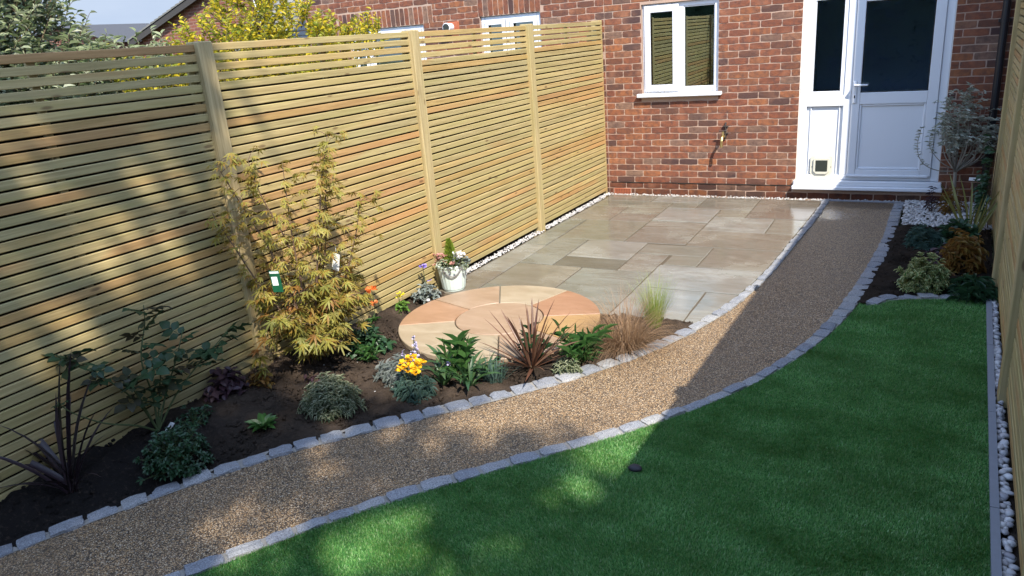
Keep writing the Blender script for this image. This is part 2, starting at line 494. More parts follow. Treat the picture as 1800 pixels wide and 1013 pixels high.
def make_gravel():
    t = NT('resin_gravel')
    P = t.n('NewGeometry').outputs['Position']
    w = t.n('VectorMath', operation='ADD')
    t.set(w.inputs[0], P)
    v = t.n('TexVoronoi', feature='F1', i={'Scale': 175.0})
    t.set(v.inputs['Vector'], P)
    s = t.n('SeparateColor', i={0: v.outputs['Color']})
    c = t.ramp(s.outputs[0], [(0.0, (0.055, 0.042, 0.032)), (0.2, (0.13, 0.09, 0.06)), (0.42, (0.31, 0.19, 0.085)), (0.6, (0.43, 0.27, 0.125)), (0.78, (0.34, 0.25, 0.155)), (0.92, (0.58, 0.43, 0.265)), (1.0, (0.62, 0.52, 0.38))])
    d = v.outputs['Distance']
    k = t.ramp(d, [(0.42, (0, 0, 0)), (0.75, (1, 1, 1))])
    c = t.mix(k, c, (0.05, 0.035, 0.022))
    big = t.noise(P, 2.5, 4, 0.5)
    c = t.mix(t.math('MULTIPLY', t.ramp(big, [(0.4, (0, 0, 0)), (0.7, (1, 1, 1))]), 0.22), c, (0.16, 0.11, 0.07))
    h = t.math('SUBTRACT', 1.0, d)
    vd = t.n('VectorMath', operation='DISTANCE'); t.set(vd.inputs[0], P); vd.inputs[1].default_value = (2.62, -0.72, 0)
    wetf = t.ramp(t.math('ADD', t.math('DIVIDE', vd.outputs['Value'], 0.34), t.math('MULTIPLY', t.math('SUBTRACT', t.noise(P, 7, 3), 0.5), 1.0)), [(0.5, (1, 1, 1)), (1.0, (0, 0, 0))])
    vd2 = t.n('VectorMath', operation='DISTANCE'); t.set(vd2.inputs[0], t.mapv(P, (0.55, 1.5, 1))); vd2.inputs[1].default_value = (2.98 * .55, -0.26 * 1.5, 0)
    damp = t.ramp(t.math('ADD', t.math('DIVIDE', vd2.outputs['Value'], 0.30), t.math('MULTIPLY', t.math('SUBTRACT', t.noise(P, 9, 3), 0.5), 1.0)), [(0.6, (1, 1, 1)), (1.0, (0, 0, 0))])
    c = t.mix(t.math('MULTIPLY', damp, 0.75), c, t.mix(1.0, c, (0.35, 0.33, 0.32), 'MULTIPLY'))      # damp stain by the wall
    return t.done(t.pbr(c, t.mix(wetf, (0.5, 0.5, 0.5), (0.10, 0.10, 0.10)), t.bump(h, t.math('SUBTRACT', 0.9, t.math('MULTIPLY', wetf, 0.8)), 0.006), 0.45))
M['gravel'] = make_gravel()

def make_granite():
    t = NT('grey_granite')
    r = t.rnd()
    P = t.n('NewGeometry').outputs['Position']
    n1 = t.noise(P, 180, 3, 0.7)
    n2 = t.noise(P, 22, 4, 0.6)
    base = t.ramp(r, [(0, (0.18, 0.195, 0.225)), (0.5, (0.235, 0.245, 0.265)), (1.0, (0.30, 0.30, 0.295))])
    c = t.mix(t.ramp(n1, [(0.36, (1, 1, 1)), (0.5, (0, 0, 0))]), base, (0.085, 0.088, 0.098))
    c = t.mix(t.ramp(n1, [(0.58, (0, 0, 0)), (0.7, (1, 1, 1))]), c, (0.46, 0.46, 0.46))
    c = t.mix(t.math('MULTIPLY', n2, 0.35), c, (0.2, 0.19, 0.175))
    return t.done(t.pbr(c, 0.75, t.bump(t.math('ADD', n2, t.math('MULTIPLY', n1, 0.25)), 0.8, 0.008), 0.3))
M['granite'] = make_granite()

def make_pebble(name, cols, src):
    t = NT(name)
    r = t.rnd() if src == 'object' else t.geo()
    P = t.n('NewGeometry').outputs['Position']
    n = t.noise(P, 60, 4, 0.6)
    c = t.ramp(r, [(i / (len(cols) - 1), k) for i, k in enumerate(cols)])
    c = t.mix(t.math('MULTIPLY', n, 0.35), c, (0.25, 0.23, 0.22))
    return t.done(t.pbr(c, 0.5, t.bump(n, 0.3, 0.003), 0.4))
M['white_pebble'] = make_pebble('white_pebble', [(0.34, 0.325, 0.31), (0.52, 0.51, 0.49), (0.40, 0.38, 0.36), (0.60, 0.59, 0.58), (0.28, 0.26, 0.26)], 'island')
M['grey_pebble'] = make_pebble('grey_pebble', [(0.30, 0.29, 0.31), (0.55, 0.53, 0.52), (0.40, 0.37, 0.37), (0.64, 0.62, 0.60), (0.24, 0.23, 0.25)], 'object')

def make_soil(name, k):
    t = NT(name)
    K = lambda c: tuple(q * k for q in c)
    P = t.n('NewGeometry').outputs['Position']
    n1 = t.noise(P, 3.0, 4, 0.6)
    n2 = t.noise(P, 45, 6, 0.7)
    n3 = t.noise(P, 190, 3, 0.6)
    c = t.mix(t.ramp(n1, [(0.4, (0, 0, 0)), (0.68, (1, 1, 1))]), K((0.030, 0.022, 0.016)), K((0.075, 0.054, 0.039)))
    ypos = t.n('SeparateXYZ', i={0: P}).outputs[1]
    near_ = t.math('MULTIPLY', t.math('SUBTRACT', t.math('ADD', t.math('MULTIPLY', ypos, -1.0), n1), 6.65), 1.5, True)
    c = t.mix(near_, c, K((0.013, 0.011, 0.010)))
    c = t.mix(t.ramp(n2, [(0.55, (0, 0, 0)), (0.8, (0.8, 0.8, 0.8))]), c, K((0.095, 0.068, 0.05)))
    c = t.mix(t.ramp(n3, [(0.68, (0, 0, 0)), (0.76, (0.7, 0.7, 0.7))]), c, K((0.19, 0.145, 0.11)))
    return t.done(t.pbr(c, 0.95, t.bump(t.math('ADD', n2, t.math('MULTIPLY', n3, 0.4)), 1.0, 0.02), 0.1))
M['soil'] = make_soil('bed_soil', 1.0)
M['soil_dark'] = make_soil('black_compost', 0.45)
M['sett_mortar'] = m_plain('sett_mortar', (0.24, 0.225, 0.20), 0.9, 0.1, 0, 70, 0.2, 0.003)

def make_grass():
    t = NT('turf_blades')
    P = t.n('NewGeometry').outputs['Position']
    r = t.geo()
    n1 = t.noise(t.mapv(P, (1.0, 1.7, 1)), 2.2, 5, 0.6)
    uv = t.n('TexCoord').outputs['UV']
    v = t.n('SeparateXYZ', i={0: uv}).outputs[1]
    c = t.ramp(r, [(0.0, (0.085, 0.235, 0.05)), (0.45, (0.14, 0.32, 0.065)), (0.8, (0.22, 0.38, 0.09)), (1.0, (0.33, 0.41, 0.17))])
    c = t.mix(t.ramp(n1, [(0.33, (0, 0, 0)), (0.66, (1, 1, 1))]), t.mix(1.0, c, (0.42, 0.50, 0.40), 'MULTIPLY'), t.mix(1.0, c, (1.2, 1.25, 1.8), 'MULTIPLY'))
    b = t.pbr(c, 0.42, None, 0.35)
    tr = t.n('BsdfTranslucent', i={'Color': c}).outputs[0]
    ms = t.n('MixShader', i={0: 0.35})
    t.t.links.new(b, ms.inputs[1]); t.t.links.new(tr, ms.inputs[2])
    return t.done(ms.outputs[0])
M['grass'] = make_grass()
M['turf_base'] = m_plain('turf_backing', (0.03, 0.10, 0.022), 0.9, 0.1)
M['ground'] = m_plain('rough_ground', (0.07, 0.075, 0.04), 0.95, 0.1, 0, 3, 0.4)
def make_tiles():
    t = NT('roof_tile')
    r = t.geo()
    P = t.n('NewGeometry').outputs['Position']
    c = t.ramp(r, [(0, (0.16, 0.155, 0.145)), (0.5, (0.20, 0.195, 0.18)), (1, (0.24, 0.22, 0.20))])
    c = t.mix(t.noise(P, 9, 4), c, (0.13, 0.13, 0.11))
    return t.done(t.pbr(c, 0.8, None, 0.2))
M['tiles'] = make_tiles()

# foliage colours
M['maple'] = m_leaf('maple_leaf', [(0.30, 0.12, 0.03), (0.28, 0.22, 0.045), (0.19, 0.23, 0.05), (0.30, 0.31, 0.06), (0.21, 0.22, 0.05), (0.30, 0.16, 0.04)], 'object', 0.45, 0.5)
M['maple_j'] = m_leaf('maple_leaf_joined', [(0.30, 0.16, 0.035), (0.36, 0.28, 0.05), (0.28, 0.29, 0.055), (0.42, 0.37, 0.08)], 'island', 0.45, 0.5)
M['rose'] = m_leaf('rose_leaf', [(0.022, 0.055, 0.022), (0.04, 0.085, 0.035), (0.03, 0.065, 0.028), (0.07, 0.05, 0.03)], 'object', 0.3, 0.4)
M['phormium'] = m_leaf('dark_strap_leaf', [(0.025, 0.016, 0.02), (0.045, 0.028, 0.032), (0.035, 0.03, 0.025)], 'object', 0.15, 0.3)
M['cordyline'] = m_leaf('red_strap_leaf', [(0.085, 0.036, 0.024), (0.13, 0.06, 0.034), (0.11, 0.055, 0.034), (0.19, 0.105, 0.065)], 'object', 0.25, 0.35)
M['heuchera'] = m_leaf('purple_leaf', [(0.035, 0.018, 0.025), (0.06, 0.03, 0.04), (0.085, 0.05, 0.055)], 'island', 0.2, 0.35)
M['dark_green'] = m_leaf('dark_green_leaf', [(0.018, 0.05, 0.022), (0.03, 0.075, 0.03), (0.045, 0.095, 0.045)], 'island', 0.25, 0.35)
M['mid_green'] = m_leaf('mid_green_leaf', [(0.03, 0.09, 0.022), (0.05, 0.13, 0.03), (0.085, 0.17, 0.05)], 'island', 0.35, 0.4)
M['strap_green'] = m_leaf('strap_green_leaf', [(0.03, 0.075, 0.03), (0.05, 0.11, 0.035), (0.075, 0.13, 0.05)], 'object', 0.3, 0.4)
M['bright_green'] = m_leaf('bright_green_leaf', [(0.08, 0.19, 0.03), (0.13, 0.26, 0.04), (0.18, 0.30, 0.06)], 'island', 0.4, 0.45)
M['lime'] = m_leaf('lime_leaf', [(0.24, 0.34, 0.04), (0.34, 0.42, 0.05), (0.20, 0.30, 0.04)], 'island', 0.45, 0.5)
M['varieg'] = m_leaf('variegated_leaf', [(0.035, 0.075, 0.03), (0.06, 0.11, 0.045), (0.05, 0.09, 0.045)], 'island', 0.3, 0.45, edge=(0.34, 0.35, 0.22))
M['euonymus'] = m_leaf('gold_edged_leaf', [(0.05, 0.13, 0.03), (0.08, 0.18, 0.04)], 'island', 0.3, 0.4, edge=(0.48, 0.46, 0.20))
M['silver'] = m_leaf('silver_leaf', [(0.13, 0.16, 0.14), (0.20, 0.23, 0.21), (0.27, 0.29, 0.27)], 'island', 0.25, 0.6)
M['blue_green'] = m_leaf('blue_green_leaf', [(0.045, 0.095, 0.075), (0.075, 0.135, 0.105), (0.11, 0.17, 0.14)], 'island', 0.25, 0.5)
M['olive'] = m_leaf('olive_leaf', [(0.24, 0.26, 0.19), (0.36, 0.38, 0.30), (0.52, 0.54, 0.46)], 'island', 0.2, 0.55)
M['fern'] = m_leaf('bronze_leaf', [(0.18, 0.08, 0.02), (0.27, 0.14, 0.03), (0.22, 0.17, 0.04)], 'island', 0.4, 0.5)
M['brown_blade'] = m_leaf('brown_sedge', [(0.21, 0.12, 0.065), (0.32, 0.20, 0.11), (0.26, 0.17, 0.10), (0.42, 0.29, 0.17)], 'island', 0.3, 0.5)
M['lime_blade'] = m_leaf('lime_grass_blade', [(0.20, 0.28, 0.045), (0.30, 0.38, 0.07), (0.38, 0.42, 0.14)], 'island', 0.45, 0.5)
M['iris'] = m_leaf('sword_leaf', [(0.10, 0.15, 0.04), (0.22, 0.24, 0.07), (0.36, 0.24, 0.09)], 'island', 0.35, 0.45)
M['forsythia'] = m_leaf('gold_shrub_leaf', [(0.18, 0.24, 0.03), (0.38, 0.38, 0.04), (0.66, 0.52, 0.03), (0.78, 0.58, 0.03), (0.30, 0.33, 0.05)], 'island', 0.45, 0.5)
M['willow'] = m_leaf('grey_willow_leaf', [(0.13, 0.18, 0.075), (0.23, 0.28, 0.13), (0.33, 0.37, 0.21), (0.44, 0.45, 0.32)], 'island', 0.3, 0.5)
M['tree'] = m_leaf('tree_leaf', [(0.03, 0.07, 0.015), (0.05, 0.10, 0.022), (0.08, 0.13, 0.03)], 'island', 0.3, 0.5)
M['added_hedge'] = m_leaf('hedge_leaf', [(0.012, 0.03, 0.012), (0.02, 0.045, 0.018), (0.03, 0.055, 0.022)], 'island', 0.2, 0.5)
def m_petal(name, cols):
    return m_leaf(name, cols, 'island', 0.3, 0.6, vein=0.0)
M['p_yellow'] = m_petal('yellow_petal', [(0.75, 0.42, 0.01), (0.85, 0.55, 0.015), (0.80, 0.30, 0.008)])
M['p_lemon'] = m_petal('lemon_petal', [(0.80, 0.70, 0.03), (0.85, 0.74, 0.05)])
M['p_mauve'] = m_petal('mauve_petal', [(0.42, 0.36, 0.58), (0.55, 0.50, 0.68), (0.62, 0.56, 0.70)])
M['p_violet'] = m_petal('violet_petal', [(0.25, 0.18, 0.60), (0.36, 0.28, 0.70)])
M['p_orange'] = m_petal('orange_petal', [(0.75, 0.17, 0.03), (0.8, 0.24, 0.06)])
M['p_white'] = m_petal('white_petal', [(0.75, 0.72, 0.70), (0.8, 0.78, 0.76)])
M['p_pink'] = m_petal('pink_petal', [(0.50, 0.20, 0.18), (0.62, 0.34, 0.28), (0.45, 0.24, 0.18)])

# ------------------------------------------------------------------ ground lines (metres, read off the ground plane)
L_OUT = [(-0.20, -7.86), (-0.041, -7.523), (0.218, -6.965), (0.53, -6.427), (0.911, -5.938), (1.317, -5.467), (1.694, -4.975), (1.998, -4.439), (2.21, -3.858), (2.337, -3.248), (2.405, -2.627), (2.444, -2.009), (2.479, -1.39), (2.516, -0.765), (2.536, -0.13)]
L_IN = [(-0.13, -7.90), (0.035, -7.565), (0.289, -7.035), (0.585, -6.51), (0.96, -6.035), (1.36, -5.575), (1.74, -5.08), (2.065, -4.515), (2.28, -3.90), (2.405, -3.27), (2.47, -2.64), (2.51, -2.02), (2.55, -1.40), (2.585, -0.77), (2.605, -0.13)]
R_OUT = [(-0.15, -9.25), (0.20, -8.50), (0.877, -7.312), (1.193, -6.804), (1.537, -6.319), (1.924, -5.867), (2.30, -5.408), (2.609, -4.908), (2.827, -4.357), (2.964, -3.772), (3.049, -3.176), (3.112, -2.587), (3.165, -2.002), (3.20, -1.401), (3.215, -0.778), (3.24, -0.13)]
R_IN = [(-0.06, -9.28), (0.28, -8.53), (0.956, -7.298), (1.264, -6.787), (1.625, -6.319), (2.011, -5.868), (2.374, -5.40), (2.677, -4.894), (2.903, -4.347), (3.056, -3.77), (3.155, -3.18), (3.219, -2.591), (3.265, -2.004), (3.297, -1.412), (3.315, -0.809), (3.33, -0.13)]
FK = 0.0297                                   # the fences lean out of square with the wall by this much
def fence_x(y): return FK * y                 # slat face of the long fence
def rfence_x(y): return 3.905 + 0.0423 * (y + 4.667)
lo, li_, ro, ri = [catmull(p, 6) for p in (L_OUT, L_IN, R_OUT, R_IN)]
def curve_x(c, y):
    return float(np.interp(y, c[:, 1], c[:, 0]))
def edging_x(y): return 3.909 + 0.0482 * (y + 3.13)
CIRC = (0.775, -4.385); CR = 0.745; CRI = 0.325
def soil_h(x, y):
    d = x - FK * y
    t = np.clip(1 - d / 1.0, 0, 1); s = np.clip((-y - 4.2) / 1.5, 0, 1)
    e = np.clip((np.interp(y, lo[:, 1], lo[:, 0]) - x) / .28, 0, 1)
    e = e * e * (3 - 2 * e)
    return .004 + .115 * t * s * e

# ------------------------------------------------------------------ ground and surfaces
m = MB()
m.add([(-80, -80, -0.09), (80, -80, -0.09), (80, 80, -0.09), (-80, 80, -0.09)], [(0, 1, 2, 3)])
tag(m.build('ground', M['ground']), kind='structure')

# gravel path
m = MB()
pts = np.concatenate([li_, ro[::-1]])
left = [(p[0] - .03, p[1]) for p in li_]; right = [(p[0] + .03, p[1]) for p in ro]
n = 90
ys = np.linspace(-9.25, -0.10, n)
rows = []
lx = [curve_x(np.vstack([[-0.29, -9.3], li_]), y) - .03 for y in ys]
rx = [curve_x(ro, y) + .03 for y in ys]
K = 10
v = [(lx[i] + (rx[i] - lx[i]) * k / K, ys[i], 0.0) for i in range(n) for k in range(K + 1)]
f = [(i * (K + 1) + k, i * (K + 1) + k + 1, (i + 1) * (K + 1) + k + 1, (i + 1) * (K + 1) + k) for i in range(n - 1) for k in range(K)]
m.add(v, f)
path = tag(m.build('path', M['gravel'], smooth=True), kind='structure')

# sett kerbs: a mortar bed and every granite sett laid in it
sett_meshes = []
for k in range(10):
    b = bmesh.new()
    bmesh.ops.create_cube(b, size=1)
    bmesh.ops.subdivide_edges(b, edges=b.edges[:], cuts=2, use_grid_fill=True)
    for q in b.verts:
        c = q.co
        edge = (abs(c.x) > .4) + (abs(c.y) > .4) + (abs(c.z) > .4)
        s = 1 - .045 * max(0, edge - 1)
        q.co = Vector((c.x * s + random.uniform(-.035, .035), c.y * s + random.uniform(-.05, .05), c.z * (1 - .10 * max(0, edge - 1)) + random.uniform(-.05, .05)))
    me = bpy.data.meshes.new('granite_sett')
    b.to_mesh(me); b.free()
    me.materials.append(M['granite'])
    sett_meshes.append(me)
def kerb(a, b, pitch, parent_name='kerb', first=0.0, wk=0.93):
    mid = (a + b) / 2
    w = np.hypot(*(a - b).T)
    m = MB()
    N_ = len(mid)
    tan = np.gradient(mid, axis=0); tan /= np.hypot(*tan.T)[:, None]
    nor = np.stack([-tan[:, 1], tan[:, 0]], 1)
    va = [(p[0] - q[0] * ww * .47, p[1] - q[1] * ww * .47, .004) for p, q, ww in zip(mid, nor, w)]
    vb = [(p[0] + q[0] * ww * .47, p[1] + q[1] * ww * .47, .004) for p, q, ww in zip(mid, nor, w)]
    m.add(va + vb, [(i, i + 1, N_ + i + 1, N_ + i) for i in range(N_ - 1)])
    bed = tag(m.build(parent_name, M['sett_mortar']), kind='structure')
    s = np.r_[0, np.cumsum(np.hypot(*np.diff(mid, axis=0).T))]
    d = first
    while d < s[-1] - .05:
        L = pitch * random.uniform(.86, 1.12)
        c = d + L / 2
        x = np.interp(c, s, mid[:, 0]); y = np.interp(c, s, mid[:, 1]); ww = np.interp(c, s, w)
        x2 = np.interp(c + .01, s, mid[:, 0]); y2 = np.interp(c + .01, s, mid[:, 1])
        ang = math.atan2(y2 - y, x2 - x) if c + .01 < s[-1] else math.atan2(y - mid[-2, 1], x - mid[-2, 0])
        link('granite_sett', random.choice(sett_meshes), bed, (x + random.uniform(-.004, .004), y, -.016 + random.uniform(-.004, .005)),
             (random.uniform(-.05, .05), random.uniform(-.04, .04), ang + random.uniform(-.05, .05)),
             ((L - .012) * random.choice((1, -1)), ww * wk * random.uniform(.92, 1.06), .062))
        d += L
    return bed
kerb(lo, li_, 0.145)
kerb(ro, ri, 0.15)
lt = catmull([(3.20, -3.36), (3.30, -3.21), (3.449, -3.135), (3.662, -3.077), (3.84, -3.045), (3.90, -3.06)], 5)
nrm_ = np.array([0.0, 0.055])
kerb(lt - nrm_, lt + nrm_, 0.13, wk=.8)

# paved terrace: grout bed, then each sandstone slab
m = MB()
pl = [(fence_x(y) + .05, y) for y in np.linspace(-0.10, -4.0, 14)]
pr = [(curve_x(lo, y), y) for y in np.linspace(-4.07, -0.10, 24)]
poly = pl + [(0.25, -4.06)] + pr
m.add([(x, y, -0.007) for x, y in poly], [list(range(len(poly)))])
patio = tag(m.build('patio', M['joint']), kind='structure')
Lr = 'L'; Rr = 'R'
SLABS = [
    ('L', .67, -.43, -.11, 0), (.67, 1.27, -.43, -.11, 1), (1.27, 1.88, -.70, -.11, 0), (1.88, 'R', -1.03, -.11, 0), ('L', .95, -.73, -.43, 0),
    ('L', .50, -1.38, -.73, 0), (.50, .95, -1.01, -.73, 0), (.50, .95, -1.38, -1.01, 0), ('L', .25, -2.44, -1.38, 0), (.25, .95, -2.16, -1.38, 0),
    ('L', .25, -3.32, -2.44, 1), (.25, .59, -3.04, -2.16, 0), (.59, 1.2, -2.74, -2.16, 1), (.59, 1.2, -3.04, -2.74, 2),
    (.95, 1.27, -.70, -.43, 0), (.95, 1.56, -1.30, -.70, 1), (.95, 1.56, -2.16, -1.30, 0), (1.56, 1.88, -1.03, -.70, 0), (1.56, 2.18, -1.60, -1.03, 1),
    (2.18, 'R', -1.60, -1.03, 0), (1.56, 'R', -2.19, -1.60, 0), (1.2, 1.83, -2.50, -2.19, 0), (1.83, 'R', -2.80, -2.19, 0), (1.53, 1.83, -2.80, -2.50, 0),
    (1.2, 1.51, -3.04, -2.50, 0), (.88, 1.51, -4.05, -3.04, 0), (.25, .88, -3.66, -3.04, 0), ('L', .25, -3.98, -3.32, 0),
    (1.51, 'R', -3.40, -2.80, 1), (1.51, 2.06, -4.06, -3.40, 1), (2.06, 'R', -4.06, -3.40, 1), (.25, .88, -4.06, -3.66, 0)]
for x0, x1, y0, y1, kd in SLABS:
    g = .0066
    ya, yb = y0 + g, y1 - g
    N_ = 8
    ysl = np.linspace(ya, yb, N_)
    lxs = [(fence_x(y) + .075 if x0 == 'L' else x0 + g) for y in ysl]
    rxs = [(curve_x(lo, y) - .012 if x1 == 'R' else x1 - g) for y in ysl]
    # riven edge: jitter the outline a little
    j = lambda: random.uniform(-.0025, .0025)
    out = [(x + j(), y) for x, y in zip(lxs, ysl)][::-1]
    xs = np.linspace(lxs[0], rxs[0], 7)[1:-1]
    out += [(x, ya + j()) for x in xs]
    out += [(x + j(), y) for x, y in zip(rxs, ysl)]
    xs = np.linspace(rxs[-1], lxs[-1], 7)[1:-1]
    out += [(x, yb + j()) for x in xs]
    zt = random.uniform(-.001, .0015)
    n_ = len(out)
    cx = sum(p[0] for p in out) / n_; cy = sum(p[1] for p in out) / n_
    ins = []
    for x, y in out:
        d = math.hypot(x - cx, y - cy)
        ins.append((x - (x - cx) / d * .004, y - (y - cy) / d * .004))
    tx, ty = random.uniform(-.0012, .0012), random.uniform(-.0012, .0012)
    zz = lambda x, y: zt + tx * (x - cx) * 2 + ty * (y - cy) * 2
    m = MB()
    vv = [(x, y, -.03) for x, y in out] + [(x, y, zz(x, y) - .003) for x, y in out] + [(x, y, zz(x, y)) for x, y in ins]
    ff = []
    for i in range(n_):
        k2 = (i + 1) % n_
        ff.append((i, k2, n_ + k2, n_ + i)); ff.append((n_ + i, n_ + k2, 2 * n_ + k2, 2 * n_ + i))
    ff.append([2 * n_ + i for i in range(n_)])
    m.add(vv, ff)
    m.build('paving_slab', M[('slab', 'slab_pale', 'slab_dark')[kd]], patio)

# stone circle laid against the terrace
circle = thing('paving_circle', 'round feature of orange, pink and buff sandstone segments beside the flower bed', 'paving circle', (CIRC[0], CIRC[1], 0))
m = MB()
m.lathe([(0.0, -.004), (CR - .012, -.004), (CR - .012, -.06)], 48)
m.build('bedding', M['joint'], circle)
def ring_seg(a0, a1, r0, r1, mat_, zt):
    m = MB()
    n = max(3, int((a1 - a0) / 4))
    ga = math.degrees(.0048 / r1)
    gb = math.degrees(.004 / max(r0, .05))
    top = []; bot = []
    for i in range(n + 1):
        a = math.radians(a0 + ga + (a1 - a0 - 2 * ga) * i / n); top.append((r1 * math.cos(a), r1 * math.sin(a)))
    for i in range(n + 1):
        a = math.radians(a1 - gb - (a1 - a0 - 2 * gb) * i / n); bot.append((r0 * math.cos(a), r0 * math.sin(a)))
    o = top + bot; k = len(o)
    cx = sum(p[0] for p in o) / k; cy = sum(p[1] for p in o) / k
    ins = [(x - (x - cx) / math.hypot(x - cx, y - cy) * .004, y - (y - cy) / math.hypot(x - cx, y - cy) * .004) for x, y in o]
    v = [(x, y, -.02) for x, y in o] + [(x, y, zt - .004) for x, y in o] + [(x, y, zt) for x, y in ins]
    f = []
    for i in range(k):
        j = (i + 1) % k
        f.append((i, j, k + j, k + i)); f.append((k + i, k + j, 2 * k + j, 2 * k + i))
    f += [(2 * k + i, 2 * k + i + 1, 2 * k + (k - 2 - i), 2 * k + (k - 1 - i)) for i in range(n)]
    m.add(v, f)
    return m.build('circle_slab', mat_, circle)
angs = [23, 71, 118, 163, 208, 253, 298, 340, 383]
for a0, a1, c in zip(angs, angs[1:], ('c_terra', 'c_buff', 'c_pink', 'c_terra', 'c_buff', 'c_buff', 'c_pink', 'c_yellow')):
    ring_seg(a0, a1, CRI + .006, CR, M['c_orange'] if (a0 == 163) else M[c], .012 + random.uniform(-.0008, .0008))
m = MB()
m.lathe([(CRI - .002, -.02), (CRI - .002, .008), (CRI - .006, .012)], 48)
m.f.append([2 * 48 + i for i in range(48)]); m.mi.append(0)
m.build('circle_slab', M['c_pink'], circle)

# soil of the two beds
def soil_sheet(name, poly, hfun, step, amp, mat_, near):
    poly = np.array(poly)
    x0, y0 = poly.min(0); x1, y1 = poly.max(0)
    nx = int((x1 - x0) / step) + 2; ny = int((y1 - y0) / step) + 2
    X, Y = np.meshgrid(x0 + np.arange(nx) * step, y0 + np.arange(ny) * step)
    def smooth_noise(s, seed):
        r = np.random.default_rng(seed)
        gx = int(nx * step / s) + 3; gy = int(ny * step / s) + 3
        g = r.random((gy, gx))
        u = (X - x0) / s; v = (Y - y0) / s
        iu = u.astype(int); iv = v.astype(int); fu = u - iu; fv = v - iv
        fu = fu * fu * (3 - 2 * fu); fv = fv * fv * (3 - 2 * fv)
        return (g[iv, iu] * (1 - fu) + g[iv, iu + 1] * fu) * (1 - fv) + (g[iv + 1, iu] * (1 - fu) + g[iv + 1, iu + 1] * fu) * fv - .5
    D = np.full(X.shape, 9.0)
    for q in near:
        D = np.minimum(D, np.hypot(X - q[0], Y - q[1]))
    amp = amp * np.clip((D - .05) / .10, .12, 1)
    Z = hfun(X, Y) + amp * (.06 + smooth_noise(.22, 1) * 1.0 + smooth_noise(.07, 2) * .7 + smooth_noise(.035, 3) * .55)
    ok = in_poly(X.ravel(), Y.ravel(), poly).reshape(X.shape)
    idx = np.arange(nx * ny).reshape(ny, nx)
    q = (ok[:-1, :-1] & ok[1:, :-1] & ok[:-1, 1:] & ok[1:, 1:])
    F = np.stack([idx[:-1, :-1][q], idx[:-1, 1:][q], idx[1:, 1:][q], idx[1:, :-1][q]], 1)
    used = np.unique(F)
    remap = np.full(nx * ny, -1); remap[used] = np.arange(len(used))
    V = np.stack([X.ravel(), Y.ravel(), Z.ravel()], 1)[used]
    me = bpy.data.meshes.new(name)
    me.from_pydata(V.tolist(), [], remap[F].tolist())
    me.materials.append(mat_)
    me.polygons.foreach_set('use_smooth', [True] * len(me.polygons))
    return tag(link(name, me), kind='structure')
bl = [(fence_x(y) - .03, y) for y in np.linspace(-7.9, -3.98, 12)]
bed_poly = bl + [(0.05, -3.98), (0.25, -4.05), (2.12, -4.05)] + [(p[0] + .045, p[1] - .03) for p in lo[::-1] if p[1] < -4.03]
def bed_h(x, y):
    rr = np.hypot(x - CIRC[0], y - CIRC[1])
    dip = np.clip((CR + .10 - rr) / .1, 0, 1)
    return soil_h(x, y) - .05 * dip
dense = lambda c: [((a[0] * (1 - t) + b[0] * t), (a[1] * (1 - t) + b[1] * t)) for a, b in zip(c, c[1:]) for t in (0, .5)]
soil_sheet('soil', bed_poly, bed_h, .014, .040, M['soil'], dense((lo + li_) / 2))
rb = [(p[0] - .055, p[1]) for p in ri if -3.40 < p[1] < -1.1] + [(rfence_x(-1.1), -1.1), (rfence_x(-3.0), -3.0), (rfence_x(-3.08), -3.08), (3.66, -3.07), (3.449, -3.13), (3.30, -3.21), (3.16, -3.38)]
soil_sheet('soil', rb, lambda x, y: .010 + 0 * x, .014, .035, M['soil_dark'], dense((ro + ri) / 2) + dense(lt))

